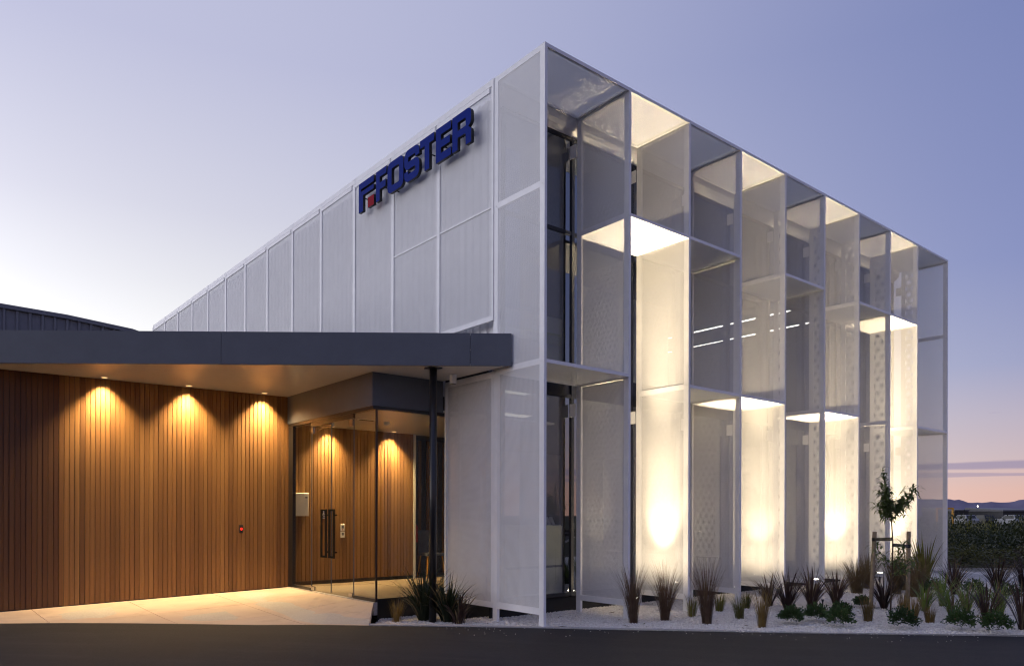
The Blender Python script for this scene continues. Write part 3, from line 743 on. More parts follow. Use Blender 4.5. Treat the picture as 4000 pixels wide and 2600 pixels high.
# ================================================================== TIMBER WALL
BWD = .073
def board_mesh(nm, wd, th, mat='cedar'):
    b = MB(); c = .003; g = .0033
    # local: x along wall, y out of wall (negative = front), z 0..1
    pr = [(g, 0), (g, -th + c), (g + c, -th), (wd - g - c, -th), (wd - g, -th + c), (wd - g, 0)]
    n = len(pr); b.v = [(x, y, 0) for x, y in pr] + [(x, y, 1) for x, y in pr]
    for k in range(n): b.f.append((k, (k + 1) % n, n + (k + 1) % n, n + k)); b.uv.append(None)
    b.f.append(tuple(range(n))[::-1]); b.f.append(tuple(n + k for k in range(n))); b.uv += [None, None]
    me = b.mesh(nm, mat); bm = bmesh.new(); bm.from_mesh(me); bmesh.ops.recalc_face_normals(bm, faces=bm.faces); bm.to_mesh(me); bm.free(); return me
tw = thing('timber_wall', 'cedar clad wall of upright boards under the canopy', 'wall', (TL.x, TL.y, .05))
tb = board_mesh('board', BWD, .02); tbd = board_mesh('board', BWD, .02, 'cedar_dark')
ang = math.atan2(td.y, td.x)
LEN = (TR - TL).length; nb = int(round((LEN + 1.0) / BWD)); start = LEN - nb * BWD
for k in range(nb):
    s = start + k * BWD; p = TL + td * s; z0 = zpave(p.x, p.y - .05) + .012 + rnd.uniform(0, .006)
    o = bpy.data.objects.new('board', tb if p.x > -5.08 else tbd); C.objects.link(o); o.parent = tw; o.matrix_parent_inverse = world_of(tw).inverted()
    o.location = (p.x - td.y * rnd.uniform(-.001, .001), p.y + rnd.uniform(-.002, .002), z0); o.rotation_euler = (0, 0, ang); o.scale = (1, 1, SOF - .004 - z0)
pL, pR = TL + td * start, TR
MB().prism([pL - tn * .002, pR - tn * .002, pR - tn * .14, pL - tn * .14], -.05, SOF - .002).build('backing', 'skirting', tw)
q = TR + td * .012
MB().prism([TR + tn * .03, q + tn * .03, q - tn * .14, TR - tn * .14], zpave(-1.4, 5.6), SOF - .003).build('end_jamb', 'cedar', tw)
# room behind the timber wall
rb = thing('rear_block', 'dark low block rising behind the timber wall', 'building', (-4, 7, 0))
MB().box((-7.0, 6.35, -.05), (-1.45, 7.9, 3.78)).build('wall', 'dark_wall', rb)

# ================================================================== LOBBY
lob = thing('entrance_lobby', 'glazed entrance lobby with timber lining and dark bulkhead', 'lobby', (-1.3, 4.1, FL))
GX = -1.31
ybk = 2.46; YI = 5.80
MB().box((-1.36, ybk, 3.28), (-1.24, 5.70, SOF - .003)).build('bulkhead', 'grey_fascia', lob)
MB().box((-1.2395, ybk, 3.28), (-.04, ybk + .12, SOF - .003)).build('bulkhead', 'grey_fascia', lob)
b = MB(); b.box((-1.345, ybk + .012, 3.225), (-1.255, 5.70, 3.279)); b.box((-1.2545, ybk + .012, 3.225), (.12, ybk + .10, 3.279)); b.build('head_channel', 'black_steel', lob)
b = MB(); b.box((-1.34, 5.50, FL), (-1.28, 5.70, 3.224)); b.build('jamb', 'black_steel', lob)
def pane(pts, name='glass_pane', par=lob):
    b = MB(); b.face(pts); return b.build(name, 'clear_glass', par)
ydv = [5.50, 4.74, 3.96, 3.15, 2.41]
def glass_y(y0, y1, z0, z1, name='glass_pane'): 
    b = MB(); b.box((GX - .006, y0 + .004, z0), (GX + .006, y1 - .004, z1)); return b.build(name, 'clear_glass', lob)
glass_y(ydv[1], ydv[0], FL + .05, 3.224)
MB().box((GX - .02, ydv[1] + .01, FL), (GX + .02, ydv[0], FL + .05)).build('sill_channel', 'black_steel', lob)
dl = glass_y(ydv[2], ydv[1], FL + .012, 3.14, 'door'); dr = glass_y(ydv[3], ydv[2], FL + .012, 3.14, 'door')
glass_y(ydv[4], ydv[3], FL + .05, 3.224)
MB().box((GX - .02, ydv[4], FL), (GX + .02, ydv[3] - .01, FL + .05)).build('sill_channel', 'black_steel', lob)
b = MB(); b.box((GX - .02, ydv[3], 3.15), (GX + .02, ydv[1], 3.224)); b.build('transom', 'black_steel', lob)
for y in (ydv[1], ydv[2], ydv[3]): MB().box((GX - .008, y - .0035, FL + .02), (GX + .008, y + .0035, 3.14)).build('pane_joint', 'chair_grey', lob)
MB().box((GX - .014, 2.408, FL), (GX + .014, 2.428, 3.224)).build('corner_joint', 'black_steel', lob)
b = MB(); b.box((GX + .015, 2.41, FL + .05), (.10, 2.422, 3.224)); b.build('glass_pane', 'clear_glass', lob)
MB().box((GX + .015, 2.40, GZ - .05), (.10, 2.432, FL + .05)).build('sill_channel', 'black_steel', lob)
for d_, (ya, yb) in ((dl, (4.27, 4.02)), (dr, (3.97, 3.73))):      # tall rectangular loop pulls
    b = MB(); t = .072
    b.box((GX - .056, ya - t, .85), (GX - .047, ya, 1.68)); b.box((GX - .056, yb, .85), (GX - .047, yb + t, 1.68))
    b.box((GX - .055, yb + t, .85), (GX - .048, ya - t, .885)); b.box((GX - .055, yb + t, 1.645), (GX - .048, ya - t, 1.68))
    for z in (.95, 1.58): b.tube([(GX - .05, (yb + t / 2), z), (GX + .006, (yb + t / 2), z)], .012, 8)
    b.build('handle', 'handle_black', d_)
    MB().box((GX - .018, (4.66 if d_ is dl else 3.17), 3.03), (GX + .018, (4.73 if d_ is dl else 3.30), 3.139)).build('patch_fitting', 'chrome', d_)
    MB().box((GX - .016, (4.60 if d_ is dl else 3.17), FL + .013), (GX + .016, (4.73 if d_ is dl else 3.30), FL + .075)).build('patch_fitting', 'chrome', d_)
MB().box((-1.29, 2.435, FL - .10), (.22, YI + .3, FL)).build('floor', 'mat_floor', lob)
MB().box((GX - .05, 2.405, FL - .2), (-1.291, 5.70, FL - .003)).build('threshold', 'kerb_concrete', lob)
MB().box((-1.2, 2.60, 3.30), (2.6, YI + .1, 3.34)).build('ceiling', 'soffit', lob)
ib = board_mesh('board', .078, .018)
nI = 33; XI0 = -1.27
ix1 = 1.50
k = 0; x = XI0
while x < ix1 - .05:
    o = bpy.data.objects.new('board', ib); C.objects.link(o); o.parent = lob; o.matrix_parent_inverse = world_of(lob).inverted()
    o.location = (x, YI + rnd.uniform(-.0015, .0015), FL + .075); o.scale = (1, 1, 3.297 - FL - .075); x += .078
ix1 = x
MB().box((XI0, YI + .002, FL), (ix1, YI + .12, 3.299)).build('backing', 'skirting', lob)
MB().box((XI0, YI - .012, FL + .002), (ix1, YI + .001, FL + .07)).build('skirting', 'skirting', lob)
MB().box((ix1 + .002, YI - .03, FL + .002), (ix1 + .055, YI + .12, 3.297)).build('door_jamb', 'offwhite', lob)
MB().box((ix1 + .06, YI + .9, FL), (4.5, YI + 1.0, 3.297)).build('passage_wall', 'dark_wall', lob)
for k_ in range(7): MB().box((ix1 + .25 + k_ * .22, YI + .87, FL + .02), (ix1 + .33 + k_ * .22, YI + .895, 3.28)).build('batten', 'cedar', lob)
MB().box((.222, 2.62, FL - .09), (4.6, YI + .89, FL + .004)).build('passage_floor', 'mat_floor', lob)
# small fittings in and round the lobby
wb = thing('wall_cabinet', 'cream metal alarm cabinet on the timber wall inside the glass', 'cabinet', (-1.1, YI, 1.6))
MB().box((-1.23, YI - .14, 1.56), (-.95, YI - .022, 2.0)).build('body', 'offwhite', wb, bevel=.006); MB().box((-1.22, YI - .150, 1.57), (-.96, YI - .1405, 1.99)).build('door', 'offwhite', wb, bevel=.003); MB().box((-1.03, YI - .153, 1.90), (-.98, YI - .1505, 1.925)).build('badge', 'chair_grey', wb)
def plate(px0, py0, px1, py1, y, th, name, mat, par):
    a = on(px0, py0, 1, y); c = on(px1, py1, 1, y); return MB().box((a.x, y - th, c.z), (c.x, y, a.z)).build(name, mat, par, bevel=.002)
sb = thing('access_sign', 'small blue and white wheelchair sign beside the door pulls', 'sign', (-.45, YI, 1.6))
a = on(1254, 1988, 1, YI - .03); sx0, sz0 = a.x, a.z
MB().box((sx0, YI - .026, sz0 - .175), (sx0 + .13, YI - .021, sz0)).build('plate', 'offwhite', sb); MB().box((sx0 + .012, YI - .029, sz0 - .16), (sx0 + .118, YI - .0265, sz0 - .015)).build('field', 'blue_plate', sb)
b = MB(); cx_, cz_ = sx0 + .06, sz0 - .105
b.tube([(cx_ + .022 * math.cos(t_), YI - .031, cz_ + .03 * math.sin(t_)) for t_ in [R(100 + 25 * k_) for k_ in range(10)]], .0035, 6); b.bar((cx_ - .006, YI - .031, cz_ + .05), (cx_ - .004, YI - .031, cz_ + .01), .008, .004); b.bar((cx_ - .004, YI - .031, cz_ + .012), (cx_ + .024, YI - .031, cz_ + .012), .008, .004); b.bar((cx_ + .022, YI - .031, cz_ + .012), (cx_ + .034, YI - .031, cz_ - .03), .008, .004)
b.tube([(cx_ - .008, YI - .0335, cz_ + .065), (cx_ - .008, YI - .030, cz_ + .065)], .009, 10); b.build('wheelchair_symbol', 'paper', sb)
for k_, (py0, py1, lab) in enumerate(((2045, 2071, 'white exit button plate with a dark mark, upper of the pair'), (2074, 2098, 'white switch plate with a dark keypad, lower of the pair'))):
    t = thing('switch_plate', lab, 'switch', (-.2, YI, 1.2 - .1 * k_), 'switch plates inside the lobby'); a = on(1330, py0, 1, YI - .03); c = on(1345, py1, 1, YI - .03)
    MB().box((a.x, YI - .045, c.z), (c.x, YI - .021, a.z)).build('plate', 'offwhite', t, bevel=.003); MB().box((a.x + .02, YI - .049, c.z + .045), (c.x - .02, YI - .0455, a.z - .025)).build('button', 'chair_grey', t)
    if k_ == 0: MB().box((a.x + .025, YI - .049, c.z + .012), (a.x + .045, YI - .0455, c.z + .032)).build('red_mark', 'red_plastic', t)
p = TL + td * ((-2.21 - TL.x) / td.x)
rd = thing('card_reader', 'small black card reader with a red light on the timber wall', 'card reader', (p.x, p.y, 1.3))
MB().box((p.x - .035, p.y - .05, 1.25), (p.x + .03, p.y - .022, 1.40)).build('body', 'black_steel', rd, bevel=.004)
MB().tube([(p.x, p.y - .054, 1.325), (p.x, p.y - .0505, 1.325)], .022, 14).build('light', 'red_dot', rd)
q = on(1511, 1648, 2, 3.30)
sm = thing('smoke_detector', 'round white smoke detector on the lobby ceiling', 'detector', (q.x, q.y, 3.3)); MB().tube([(q.x, q.y, 3.24), (q.x, q.y, 3.26), (q.x, q.y, 3.299)], [.035, .055, .06], 18).build('body', 'offwhite', sm)
q = on(1432, 1638, 2, 3.30)
vg = thing('air_grille', 'slim dark grille let into the lobby ceiling', 'grille', (q.x, q.y, 3.3)); MB().box((q.x - .16, q.y - .05, 3.288), (q.x + .16, q.y + .05, 3.299)).build('frame', 'offwhite', vg)
for k_ in range(4): MB().box((q.x - .14, q.y - .038 + k_ * .02, 3.284), (q.x + .14, q.y - .026 + k_ * .02, 3.2875)).build('slot', 'skirting', vg)
dc = thing('door_closer', 'bronze door closer box under the glass door head', 'closer', (-1.28, 4.3, 3.1)); MB().box((-1.29, 4.0, 3.10), (-1.24, 4.40, 3.16)).build('body', 'chrome', dc); MB().bar((-1.265, 4.36, 3.10), (-1.285, 4.56, 3.08), .02, .012).build('arm', 'chrome', dc)
# chair and extinguisher in the passage
ch = thing('chair', 'grey upholstered chair on thin yellow legs in the passage', 'chair', (2.0, 5.9, FL))
b = MB(); b.prism([(1.80, 5.75), (2.25, 5.75), (2.22, 6.15), (1.83, 6.15)], .70, .76); b.build('seat', 'chair_grey', ch); MB().prism([(1.82, 6.14), (2.23, 6.14), (2.20, 6.19), (1.85, 6.19)], .761, 1.25).build('backrest', 'chair_grey', ch)
for x_, y_ in ((1.84, 5.79), (2.21, 5.79), (1.86, 6.11), (2.19, 6.11)): MB().bar((x_, y_, .70), (x_ + (.05 if x_ > 2 else -.05), y_ + (.05 if y_ > 6 else -.05), FL + .004), .02, .02).build('leg', 'yellow_paint', ch)
fe = thing('fire_extinguisher', 'small red fire extinguisher hung beyond the lobby lining', 'extinguisher', (1.62, 6.0, .9)); MB().tube([(1.64, 5.97, 1.0), (1.64, 5.97, 1.32), (1.64, 5.97, 1.38)], [.05, .05, .02], 14).build('cylinder', 'red_plastic', fe); MB().box((1.62, 5.95, 1.381), (1.66, 5.99, 1.43)).build('valve', 'black_steel', fe)

# ================================================================== LIGHTS THAT BURN
WARM = (1.0, .67, .30)
def downlight(x, y, z, power, label, grp, nrm):
    t = thing('downlight', label, 'downlight', (x, y, z), grp)
    b = MB(); n = 20
    for k in range(n):
        a0, a1 = 2 * math.pi * k / n, 2 * math.pi * (k + 1) / n
        P = lambda a, r, zz: (x + r * math.cos(a), y + r * math.sin(a), zz)
        b.face([P(a0, .058, z - .004), P(a1, .058, z - .004), P(a1, .044, z - .006), P(a0, .044, z - .006)]); b.face([P(a0, .058, z - .004), P(a1, .058, z - .004), P(a1, .058, z), P(a0, .058, z)])
    b.build('trim_ring', 'white_coat', t, recalc=False); MB().tube([(x, y, z - .005), (x, y, z - .002)], .043, 18).build('lens', 'lamp_warm', t)
    spot('beam', t, (x, y, z - .012), (x - nrm[0] * .22, y - nrm[1] * .22, z - 1), power, WARM, 96, 1.0, .05)
    spot('spill', t, (x, y, z - .012), (x + nrm[0] * .30, y + nrm[1] * .30, z - 1), power * .66, WARM, 116, 1.0, .02)
for px_, lab in ((405, 'recessed downlight in the canopy soffit, farthest from the glass doors'), (730, 'recessed downlight in the canopy soffit, middle of three'), (1022, 'recessed downlight in the canopy soffit, next to the glass doors')):
    xs = {405: -4.43, 730: -3.14, 1022: -1.84}[px_]; p = Vector((xs, timx(xs))) + tn * .19
    downlight(p.x, p.y, SOF, 540, lab, 'downlights along the timber wall', tn)
for x_, lab in ((-.50, 'recessed downlight inside the lobby above the door pulls'), (.88, 'recessed downlight inside the lobby above the far lining')):
    downlight(x_, YI - .20, 3.30, 420, lab, 'downlights inside the lobby', (0, -1))
def uplight(i, label):
    x = (PX[i - 1] + PX[i]) / 2; y = .56; z = .2
    t = thing('ground_uplight', label, 'uplight', (x, y, GZ), 'uplights between the fins')
    MB().tube([(x, y, GZ - .03), (x, y, z - .10)], .02, 10).build('stake', 'black_steel', t)
    MB().tube([(x, y, z - .10), (x, y, z - .085), (x, y, z)], [.05, .066, .068], 20).build('housing', 'black_steel', t)
    MB().tube([(x, y, z + .0005), (x, y, z + .010)], .060, 20).build('lens', 'lamp_white', t)
    spot('beam', t, (x, y, z + .03), (x, y, z + 5), UP[i], (1, .79, .50), 30, 1.0, .04)
    spot('mid_beam', t, (x, y, z + .03), (x, y, z + 5), UP[i] * .15, (1, .79, .50), 50, 1.0, .04)
    spot('wide_beam', t, (x, y, z + .03), (x, y, z + 5), UP[i] * .032, (1, .79, .50), 86, 1.0, .04)
    spot('fin_beam', t, (x, y, z + .03), (PX[i], .52, 1.72), HOT[i], (1, .79, .50), 36, 1.0, .03)
    spot('glow', t, (x, y, z + .03), (x, y, z + 5), 150, (1, .79, .50), 172, 1.0, .05)
UP = {2: 8500, 4: 7500, 6: 7500, 8: 8500}; HOT = {2: 430, 4: 130, 6: 300, 8: 260}
uplight(2, 'round ground uplight glowing behind the first brown tussock'); uplight(4, 'round ground uplight in the fin bay beside the small olive tussocks')
uplight(6, 'round ground uplight in the fin bay behind the bronze flaxes'); uplight(8, 'round ground uplight in the fin bay behind the staked sapling')

# ================================================================== WAREHOUSE
wh = thing('warehouse', 'dark ribbed metal warehouse with a falling roofline behind the canopy', 'warehouse', (-6, 11, 0))
def wtop(px, py): q = on(px, py, 1, 11.0); return q.x, q.z
tp = [(-14.0, 5.98)] + [wtop(*q) for q in ((0, 1192), (260, 1236), (516, 1291))]
tp.append((-.9, tp[-1][1] - .45))
b = MB(); x = -14.0; pts_ = []
def topz(x):
    for (a, za), (c, zc_) in zip(tp, tp[1:]):
        if a <= x <= c: return za + (zc_ - za) * (x - a) / (c - a)
    return tp[-1][1]
while x < -.9:
    pts_ += [(x, 11.0), (x + .15, 11.0), (x + .17, 10.96), (x + .21, 10.96), (x + .23, 11.0)]; x += .23
for (xa, ya), (xb, yb) in zip(pts_, pts_[1:]): b.face([(xa, ya, 0), (xb, yb, 0), (xb, yb, topz(xb)), (xa, ya, topz(xa))])
b.build('ribbed_wall', 'warehouse', wh, recalc=False)
b = MB()
for (xa, za), (xb, zb) in zip(tp, tp[1:]): b.prism([(xa, 10.93), (xb, 10.93), (xb, 16), (xa, 16)], [za - .06, zb - .06, zb - .06, za - .06], [za + .03, zb + .03, zb + .03, za + .03])
b.build('roof', 'warehouse', wh)

# ================================================================== PLANTS
def tuft(n, h, w, spread, droop, rng, r0=.06, seg=5, hv=.35, upright=.2):
    b = MB(); b.seg = seg
    for _ in range(n):
        a = rng.uniform(0, 2 * math.pi); L_ = h * rng.uniform(1 - hv, 1.0); t0 = upright * rng.random() + spread * rng.random() ** .8
        bx, by = r0 * math.sqrt(rng.random()) * math.cos(a), r0 * math.sqrt(rng.random()) * math.sin(a)
        side = Vector((-math.sin(a), math.cos(a), 0)); p = Vector((bx, by, -.01)); th = t0 * .35; pts = []
        dr = droop * rng.uniform(.5, 1.4); ww = w * rng.uniform(.7, 1.15); tw_ = rng.uniform(-.5, .5)
        for k in range(seg + 1):
            t = k / seg; wd = ww * (.65 + .7 * t) * (1 - t ** 2.2) + .0008; sd_ = side * math.cos(tw_ * t) + Vector((0, 0, 1)) * math.sin(tw_ * t) * .5
            pts.append((p - sd_ * wd / 2, p + sd_ * wd / 2)); ang_ = th + (t0 - th) * t + dr * t * t
            p = p + Vector((math.cos(a) * math.sin(ang_), math.sin(a) * math.sin(ang_), math.cos(ang_))) * (L_ / seg)
            if p.z < .005: p.z = .005
        i = len(b.v)
        for l, r in pts: b.v += [tuple(l), tuple(r)]
        for k in range(seg): b.f.append((i + 2 * k, i + 2 * k + 1, i + 2 * k + 3, i + 2 * k + 2)); b.uv.append(None)
    return b
def leafball(n, rx, rz, lw, ll, rng, z0=.0, dome=True):
    b = MB()
    for _ in range(n):
        u = rng.uniform(0, 2 * math.pi); v = math.acos(rng.uniform(-.25, 1)) ; rr = (.35 + .65 * rng.random() ** .4) * (1 + .2 * math.sin(3 * u + v * 4) + .16 * math.sin(5 * u - 7 * v) + .1 * math.sin(11 * u + 3 * v))
        d = Vector((math.cos(u) * math.sin(v), math.sin(u) * math.sin(v), math.cos(v))); p = Vector((d.x * rx * rr, d.y * rx * rr, z0 + rz * .42 + d.z * rz * .6 * rr))
        ax = (d + Vector((rng.uniform(-.7, .7), rng.uniform(-.7, .7), rng.uniform(-.3, .8)))).normalized(); sdv = ax.cross(Vector((rng.uniform(-1, 1), rng.uniform(-1, 1), rng.uniform(-1, 1)))).normalized()
        l = ll * rng.uniform(.6, 1.2); w_ = lw * rng.uniform(.7, 1.2); i = len(b.v)
        b.v += [tuple(p - ax * l * .5), tuple(p + sdv * w_ * .5), tuple(p + ax * l * .5), tuple(p - sdv * w_ * .5)]; b.f.append((i, i + 1, i + 2, i + 3)); b.uv.append(None)
    return b
def plant(name, b, mat, dx, dy, label, cat, group, rot=None, scale=1.0, z=GZ):
    p = gp(dx, dy, z); o = b.build(name, mat, recalc=False) if isinstance(b, MB) else put(name, b)
    o.location = (p.x, p.y, z); o.rotation_euler = (rnd.uniform(-.07, .07), rnd.uniform(-.07, .07), rnd.uniform(0, 6.28) if rot is None else rot); o.scale = (scale,) * 3
    sg = getattr(b, 'seg', 1); o.data.materials.append(MATS['leaf_dry']); np_ = len(o.data.polygons); dry = .16 if sg > 1 else .03   # some dead blades
    for j in range(0, np_, sg):
        if rnd.random() < dry:
            for q in range(j, min(np_, j + sg)): o.data.polygons[q].material_index = 1
    return tag(o, label, cat, group)
# brown wind tussocks
for k, (dx, dy, h, sp_a, n, lab) in enumerate(((1472, 1447, .98, .42, 300, 'narrow brown tussock grass in front of the lit ground lamp'), (1545, 1441, 1.0, .62, 320, 'wide flaring brown tussock grass before the brightest fin bay'), (1643, 1449, 1.05, .40, 320, 'tall narrow brown tussock grass between two small olive clumps'))):
    b = tuft(n, h, .0055, sp_a, .35, random.Random(20 + k), .07, 6, .55, .05); plant('tussock_grass', b, 'leaf_brown', dx, dy, lab, 'grass plant', 'brown tussocks')
for k, (dx, dy, h, mat, lab) in enumerate(((1608, 1432, .40, 'leaf_olive', 'small olive tussock just right of the flaring brown one'), (1672, 1420, .36, 'leaf_olive', 'small olive tussock standing alone before the second lit bay'), (1719, 1437, .42, 'leaf_olive', 'small olive tussock at the foot of the third fin post'), (1734, 1413, .36, 'leaf_olive', 'small olive tussock tucked behind another by the uplight'),
        (1771, 1457, .62, 'leaf_orange', 'orange green tussock standing near the road edge alone'), (2017, 1443, .45, 'leaf_orange', 'orange green tussock at the foot of one tree stake'), (2099, 1426, .45, 'leaf_orange', 'orange green tussock behind the other tree stake'), (2121, 1446, .48, 'leaf_orange', 'orange green tussock beside the dark shrub at the stake'), (2161, 1446, .30, 'leaf_orange', 'small reddish tussock between shrub and green lilies'))):
    b = tuft(130, h, .007, .38, .3, random.Random(40 + k), .07, 5, .45, .1); plant('tussock_grass', b, mat, dx, dy, lab, 'grass plant', 'small tussocks')
# bronze flaxes
for k, (dx, dy, h, lab) in enumerate(((1788, 1408, .62, 'bronze flax behind the orange tussock'), (1831, 1420, .75, 'bronze flax with the widest spray, before the third lit bay'), (1886, 1412, .72, 'bronze flax beside the black garden spike'), (1943, 1405, .68, 'bronze flax with one upright dark leaf spear'), (2054, 1413, .62, 'bronze flax between the two tree stakes'),
        (2217, 1380, .80, 'bronze flax by the pale path, near the building corner'), (2318, 1380, .85, 'bronze flax by the pale path, middle of three'), (2380, 1374, .9, 'bronze flax by the pale path, farthest from the building'), (2292, 1449, .72, 'slim upright bronze cabbage palm among green lilies'), (2376, 1463, .85, 'slim upright bronze cabbage palm at the bed end'))):
    up = k > 7
    b = tuft(95 if not up else 80, h * (1.15 if not up else 1.05), .022 if not up else .02, 1.25 if not up else .9, .25, random.Random(70 + k), .05, 5, .4, .15); plant('bronze_flax', b, 'leaf_bronze', dx, dy, lab, 'flax', 'bronze flaxes')
p = gp(1943, 1404)
# dark flaxes by the lobby
for k, (dx, dy, h, mat, lab) in enumerate(((985, 1441, 1.0, 'leaf_dark', 'large dark green flax at the foot of the black column'), (1040, 1444, .85, 'leaf_dark', 'dark green flax between the column and the corner screen'), (1065, 1448, .6, 'leaf_bronze', 'low bronze flax beside the corner screen foot'))):
    b = tuft(130 if k < 2 else 70, h * 1.0, .032, 1.4, .3, random.Random(90 + k), .09, 6, .5, .1); plant('dark_flax', b, mat, dx, dy, lab, 'flax', 'flaxes beside the lobby')
b = tuft(110, .42, .007, .5, .3, random.Random(99), .08, 5, .45, .1); plant('tussock_grass', b, 'leaf_orange', 921, 1444, 'rusty orange tussock between the paving and the dark flaxes', 'grass plant', 'small tussocks')
# tan grasses near the last fins
for k, (dx, dy, h, mat, lab) in enumerate(((1992, 1378, .75, 'leaf_tan', 'wispy pale tan grass before the last lit bay'), (2016, 1366, .8, 'leaf_tan', 'tan grass left behind the staked sapling'), (2080, 1378, .85, 'leaf_tan', 'dense tan grass right behind the sapling stem'), (2128, 1386, .8, 'leaf_tan', 'dense tan grass beside the taller tree stake'), (2105, 1370, .9, 'leaf_tan', 'tall tan grass against the last lit fin'))):
    b = tuft(380, h * 1.15, .008, .62, .5, random.Random(110 + k), .12, 6, .5, .1); plant('tan_grass', b, mat, dx, dy, lab, 'grass plant', 'tan grasses')
b = tuft(40, 1.35, .05, .75, .15, random.Random(120), .08, 6, .4, .1); plant('tall_flax', b, 'leaf_olive', 2150, 1376, 'tall olive flax with stiff blades against the end screen', 'flax', None)
# green lilies
for k, (dx, dy, h, lab) in enumerate(((2148, 1419, .55, 'bright green lily clump nearest the tree stake'), (2191, 1408, .65, 'bright green lily clump behind the small reddish tussock'), (2214, 1434, .55, 'bright green lily clump just behind a dark low shrub'), (2246, 1423, .58, 'bright green lily clump between two others, holding a dry stalk'), (2322, 1431, .55, 'bright green lily clump between the two bronze cabbage palms'), (2282, 1412, .5, 'bright green lily clump behind the slim cabbage palm'))):
    b = tuft(52, h * 1.25, .024, 1.05, .7, random.Random(130 + k), .06, 6, .4, .1); plant('green_lily', b, 'leaf_green', dx, dy, lab, 'lily', 'green lilies')
# low dark shrubs
for k, (dx, dy, r, lab) in enumerate(((1840, 1449, .21, 'low dark green shrub in front of the widest bronze flax'), (1896, 1444, .22, 'low dark green shrub beside the garden spike'), (1956, 1432, .19, 'low dark green shrub, rear one of a touching pair'), (1951, 1456, .23, 'low dark green shrub, front one of a touching pair'), (2004, 1411, .17, 'low dark green shrub behind the left stake tussock'), (2096, 1460, .24, 'low dark green shrub in front of the staked sapling'), (2232, 1463, .24, 'low dark green shrub in front of the green lilies'), (2315, 1470, .24, 'low dark green shrub between the two cabbage palms'),
        (2168, 1382, .26, 'low green shrub behind the lilies by the end screen'), (2263, 1382, .26, 'low green shrub between two path side flaxes'), (2347, 1398, .28, 'low green shrub behind the last lily clump'))):
    b = leafball(1300, r * .78, r * 1.2, .022, .042, random.Random(150 + k)); plant('low_shrub', b, 'leaf_deep', dx, dy, lab, 'shrub', 'low shrubs')
p = gp(1912, 1427); tag(MB().tube([(p.x, p.y, GZ - .02), (p.x, p.y, .17), (p.x, p.y, .22)], [.012, .012, .025], 8).build('garden_spike', 'black_steel'), 'short black spike standing in the gravel beside low shrubs', 'spike')
b = MB(); cnt = 0; rl = random.Random(77)
while cnt < 260:
    x = rl.uniform(-1.6, 9); y = rl.uniform(-6, 1.2)
    if x + y < .15 or not inside(x, y, bed): continue
    a = rl.uniform(0, 6.28); l_ = rl.uniform(.02, .07); w_ = rl.uniform(.003, .011); z_ = GZ + .016; dx_, dy_ = math.cos(a), math.sin(a)
    b.face([(x - dx_ * l_, y - dy_ * l_, z_), (x - dy_ * w_, y + dx_ * w_, z_ + rl.uniform(0, .012)), (x + dx_ * l_, y + dy_ * l_, z_ + rl.uniform(0, .008)), (x + dy_ * w_, y - dx_ * w_, z_)]); cnt += 1
ll = b.build('leaf_litter', 'leaf_dry', recalc=False); ll['kind'] = 'stuff'; ll['label'] = 'dry leaves and twigs scattered over the white stones'
# sapling
p = gp(2069, 1437); rs = random.Random(200)
sap = thing('sapling', 'young staked tree with drooping narrow leaves', 'tree', (p.x, p.y, GZ))
def at_depth(dx, dy): # same depth as the sapling's stem
    q = ray(dx * D2F, dy * D2F); t = (p - CAM).dot(fwd); return CAM + q * t
stem = [at_depth(*q) for q in ((2069, 1437), (2073, 1340), (2075, 1260), (2072, 1210), (2062, 1150), (2050, 1085))]
MB().tube(stem, [.014, .012, .011, .010, .008, .004], 8).build('trunk', 'bark', sap, smooth=True)
br = []
for a, c in (((2072, 1212), (2105, 1140)), ((2070, 1200), (2045, 1140)), ((2069, 1190), (2110, 1165)), ((2072, 1214), (2035, 1175)), ((2074, 1330), (2048, 1270)), ((2075, 1330), (2092, 1262)), ((2074, 1345), (2100, 1300))):
    a, c = at_depth(*a), at_depth(*c); c = c + fwd * rs.uniform(-.25, .25); br.append((a, c))
b = MB()
for a, c in br: b.tube([a, a.lerp(c, .5) + Vector((0, 0, .03)), c], [.006, .005, .003], 6)
b.build('branch', 'bark', sap)
b = MB()
def leafat(q, a, L_, th0):
    side = Vector((-math.sin(a), math.cos(a), 0)); th = th0; i = len(b.v); seg = 4
    for k in range(seg + 1):
        t = k / seg; wd = .027 * math.sin(math.pi * min(1, .12 + .88 * t) ** .8) + .001; b.v += [tuple(q - side * wd / 2), tuple(q + side * wd / 2)]
        q = q + Vector((math.cos(a) * math.sin(th), math.sin(a) * math.sin(th), math.cos(th))) * L_ / seg; th += .42
    for k in range(seg): b.f.append((i + 2 * k, i + 2 * k + 1, i + 2 * k + 3, i + 2 * k + 2)); b.uv.append(None)
for (a, c), n_ in zip(br, (150, 230, 140, 200, 60, 75, 70)):
    for _ in range(n_):
        t = rs.uniform(.25, 1.05); leafat(a.lerp(c, t) + Vector((rs.gauss(0, .035), rs.gauss(0, .035), rs.gauss(0, .04))), rs.uniform(0, 6.28), rs.uniform(.11, .20), rs.uniform(.5, 1.6))
for _ in range(110):
    t = rs.random(); q = stem[4].lerp(stem[5], t) if rs.random() < .5 else stem[3].lerp(stem[4], t); leafat(q, rs.uniform(0, 6.28), rs.uniform(.10, .17), rs.uniform(.5, 1.3))
b.build('crown', 'leaf_tree', sap, recalc=False)
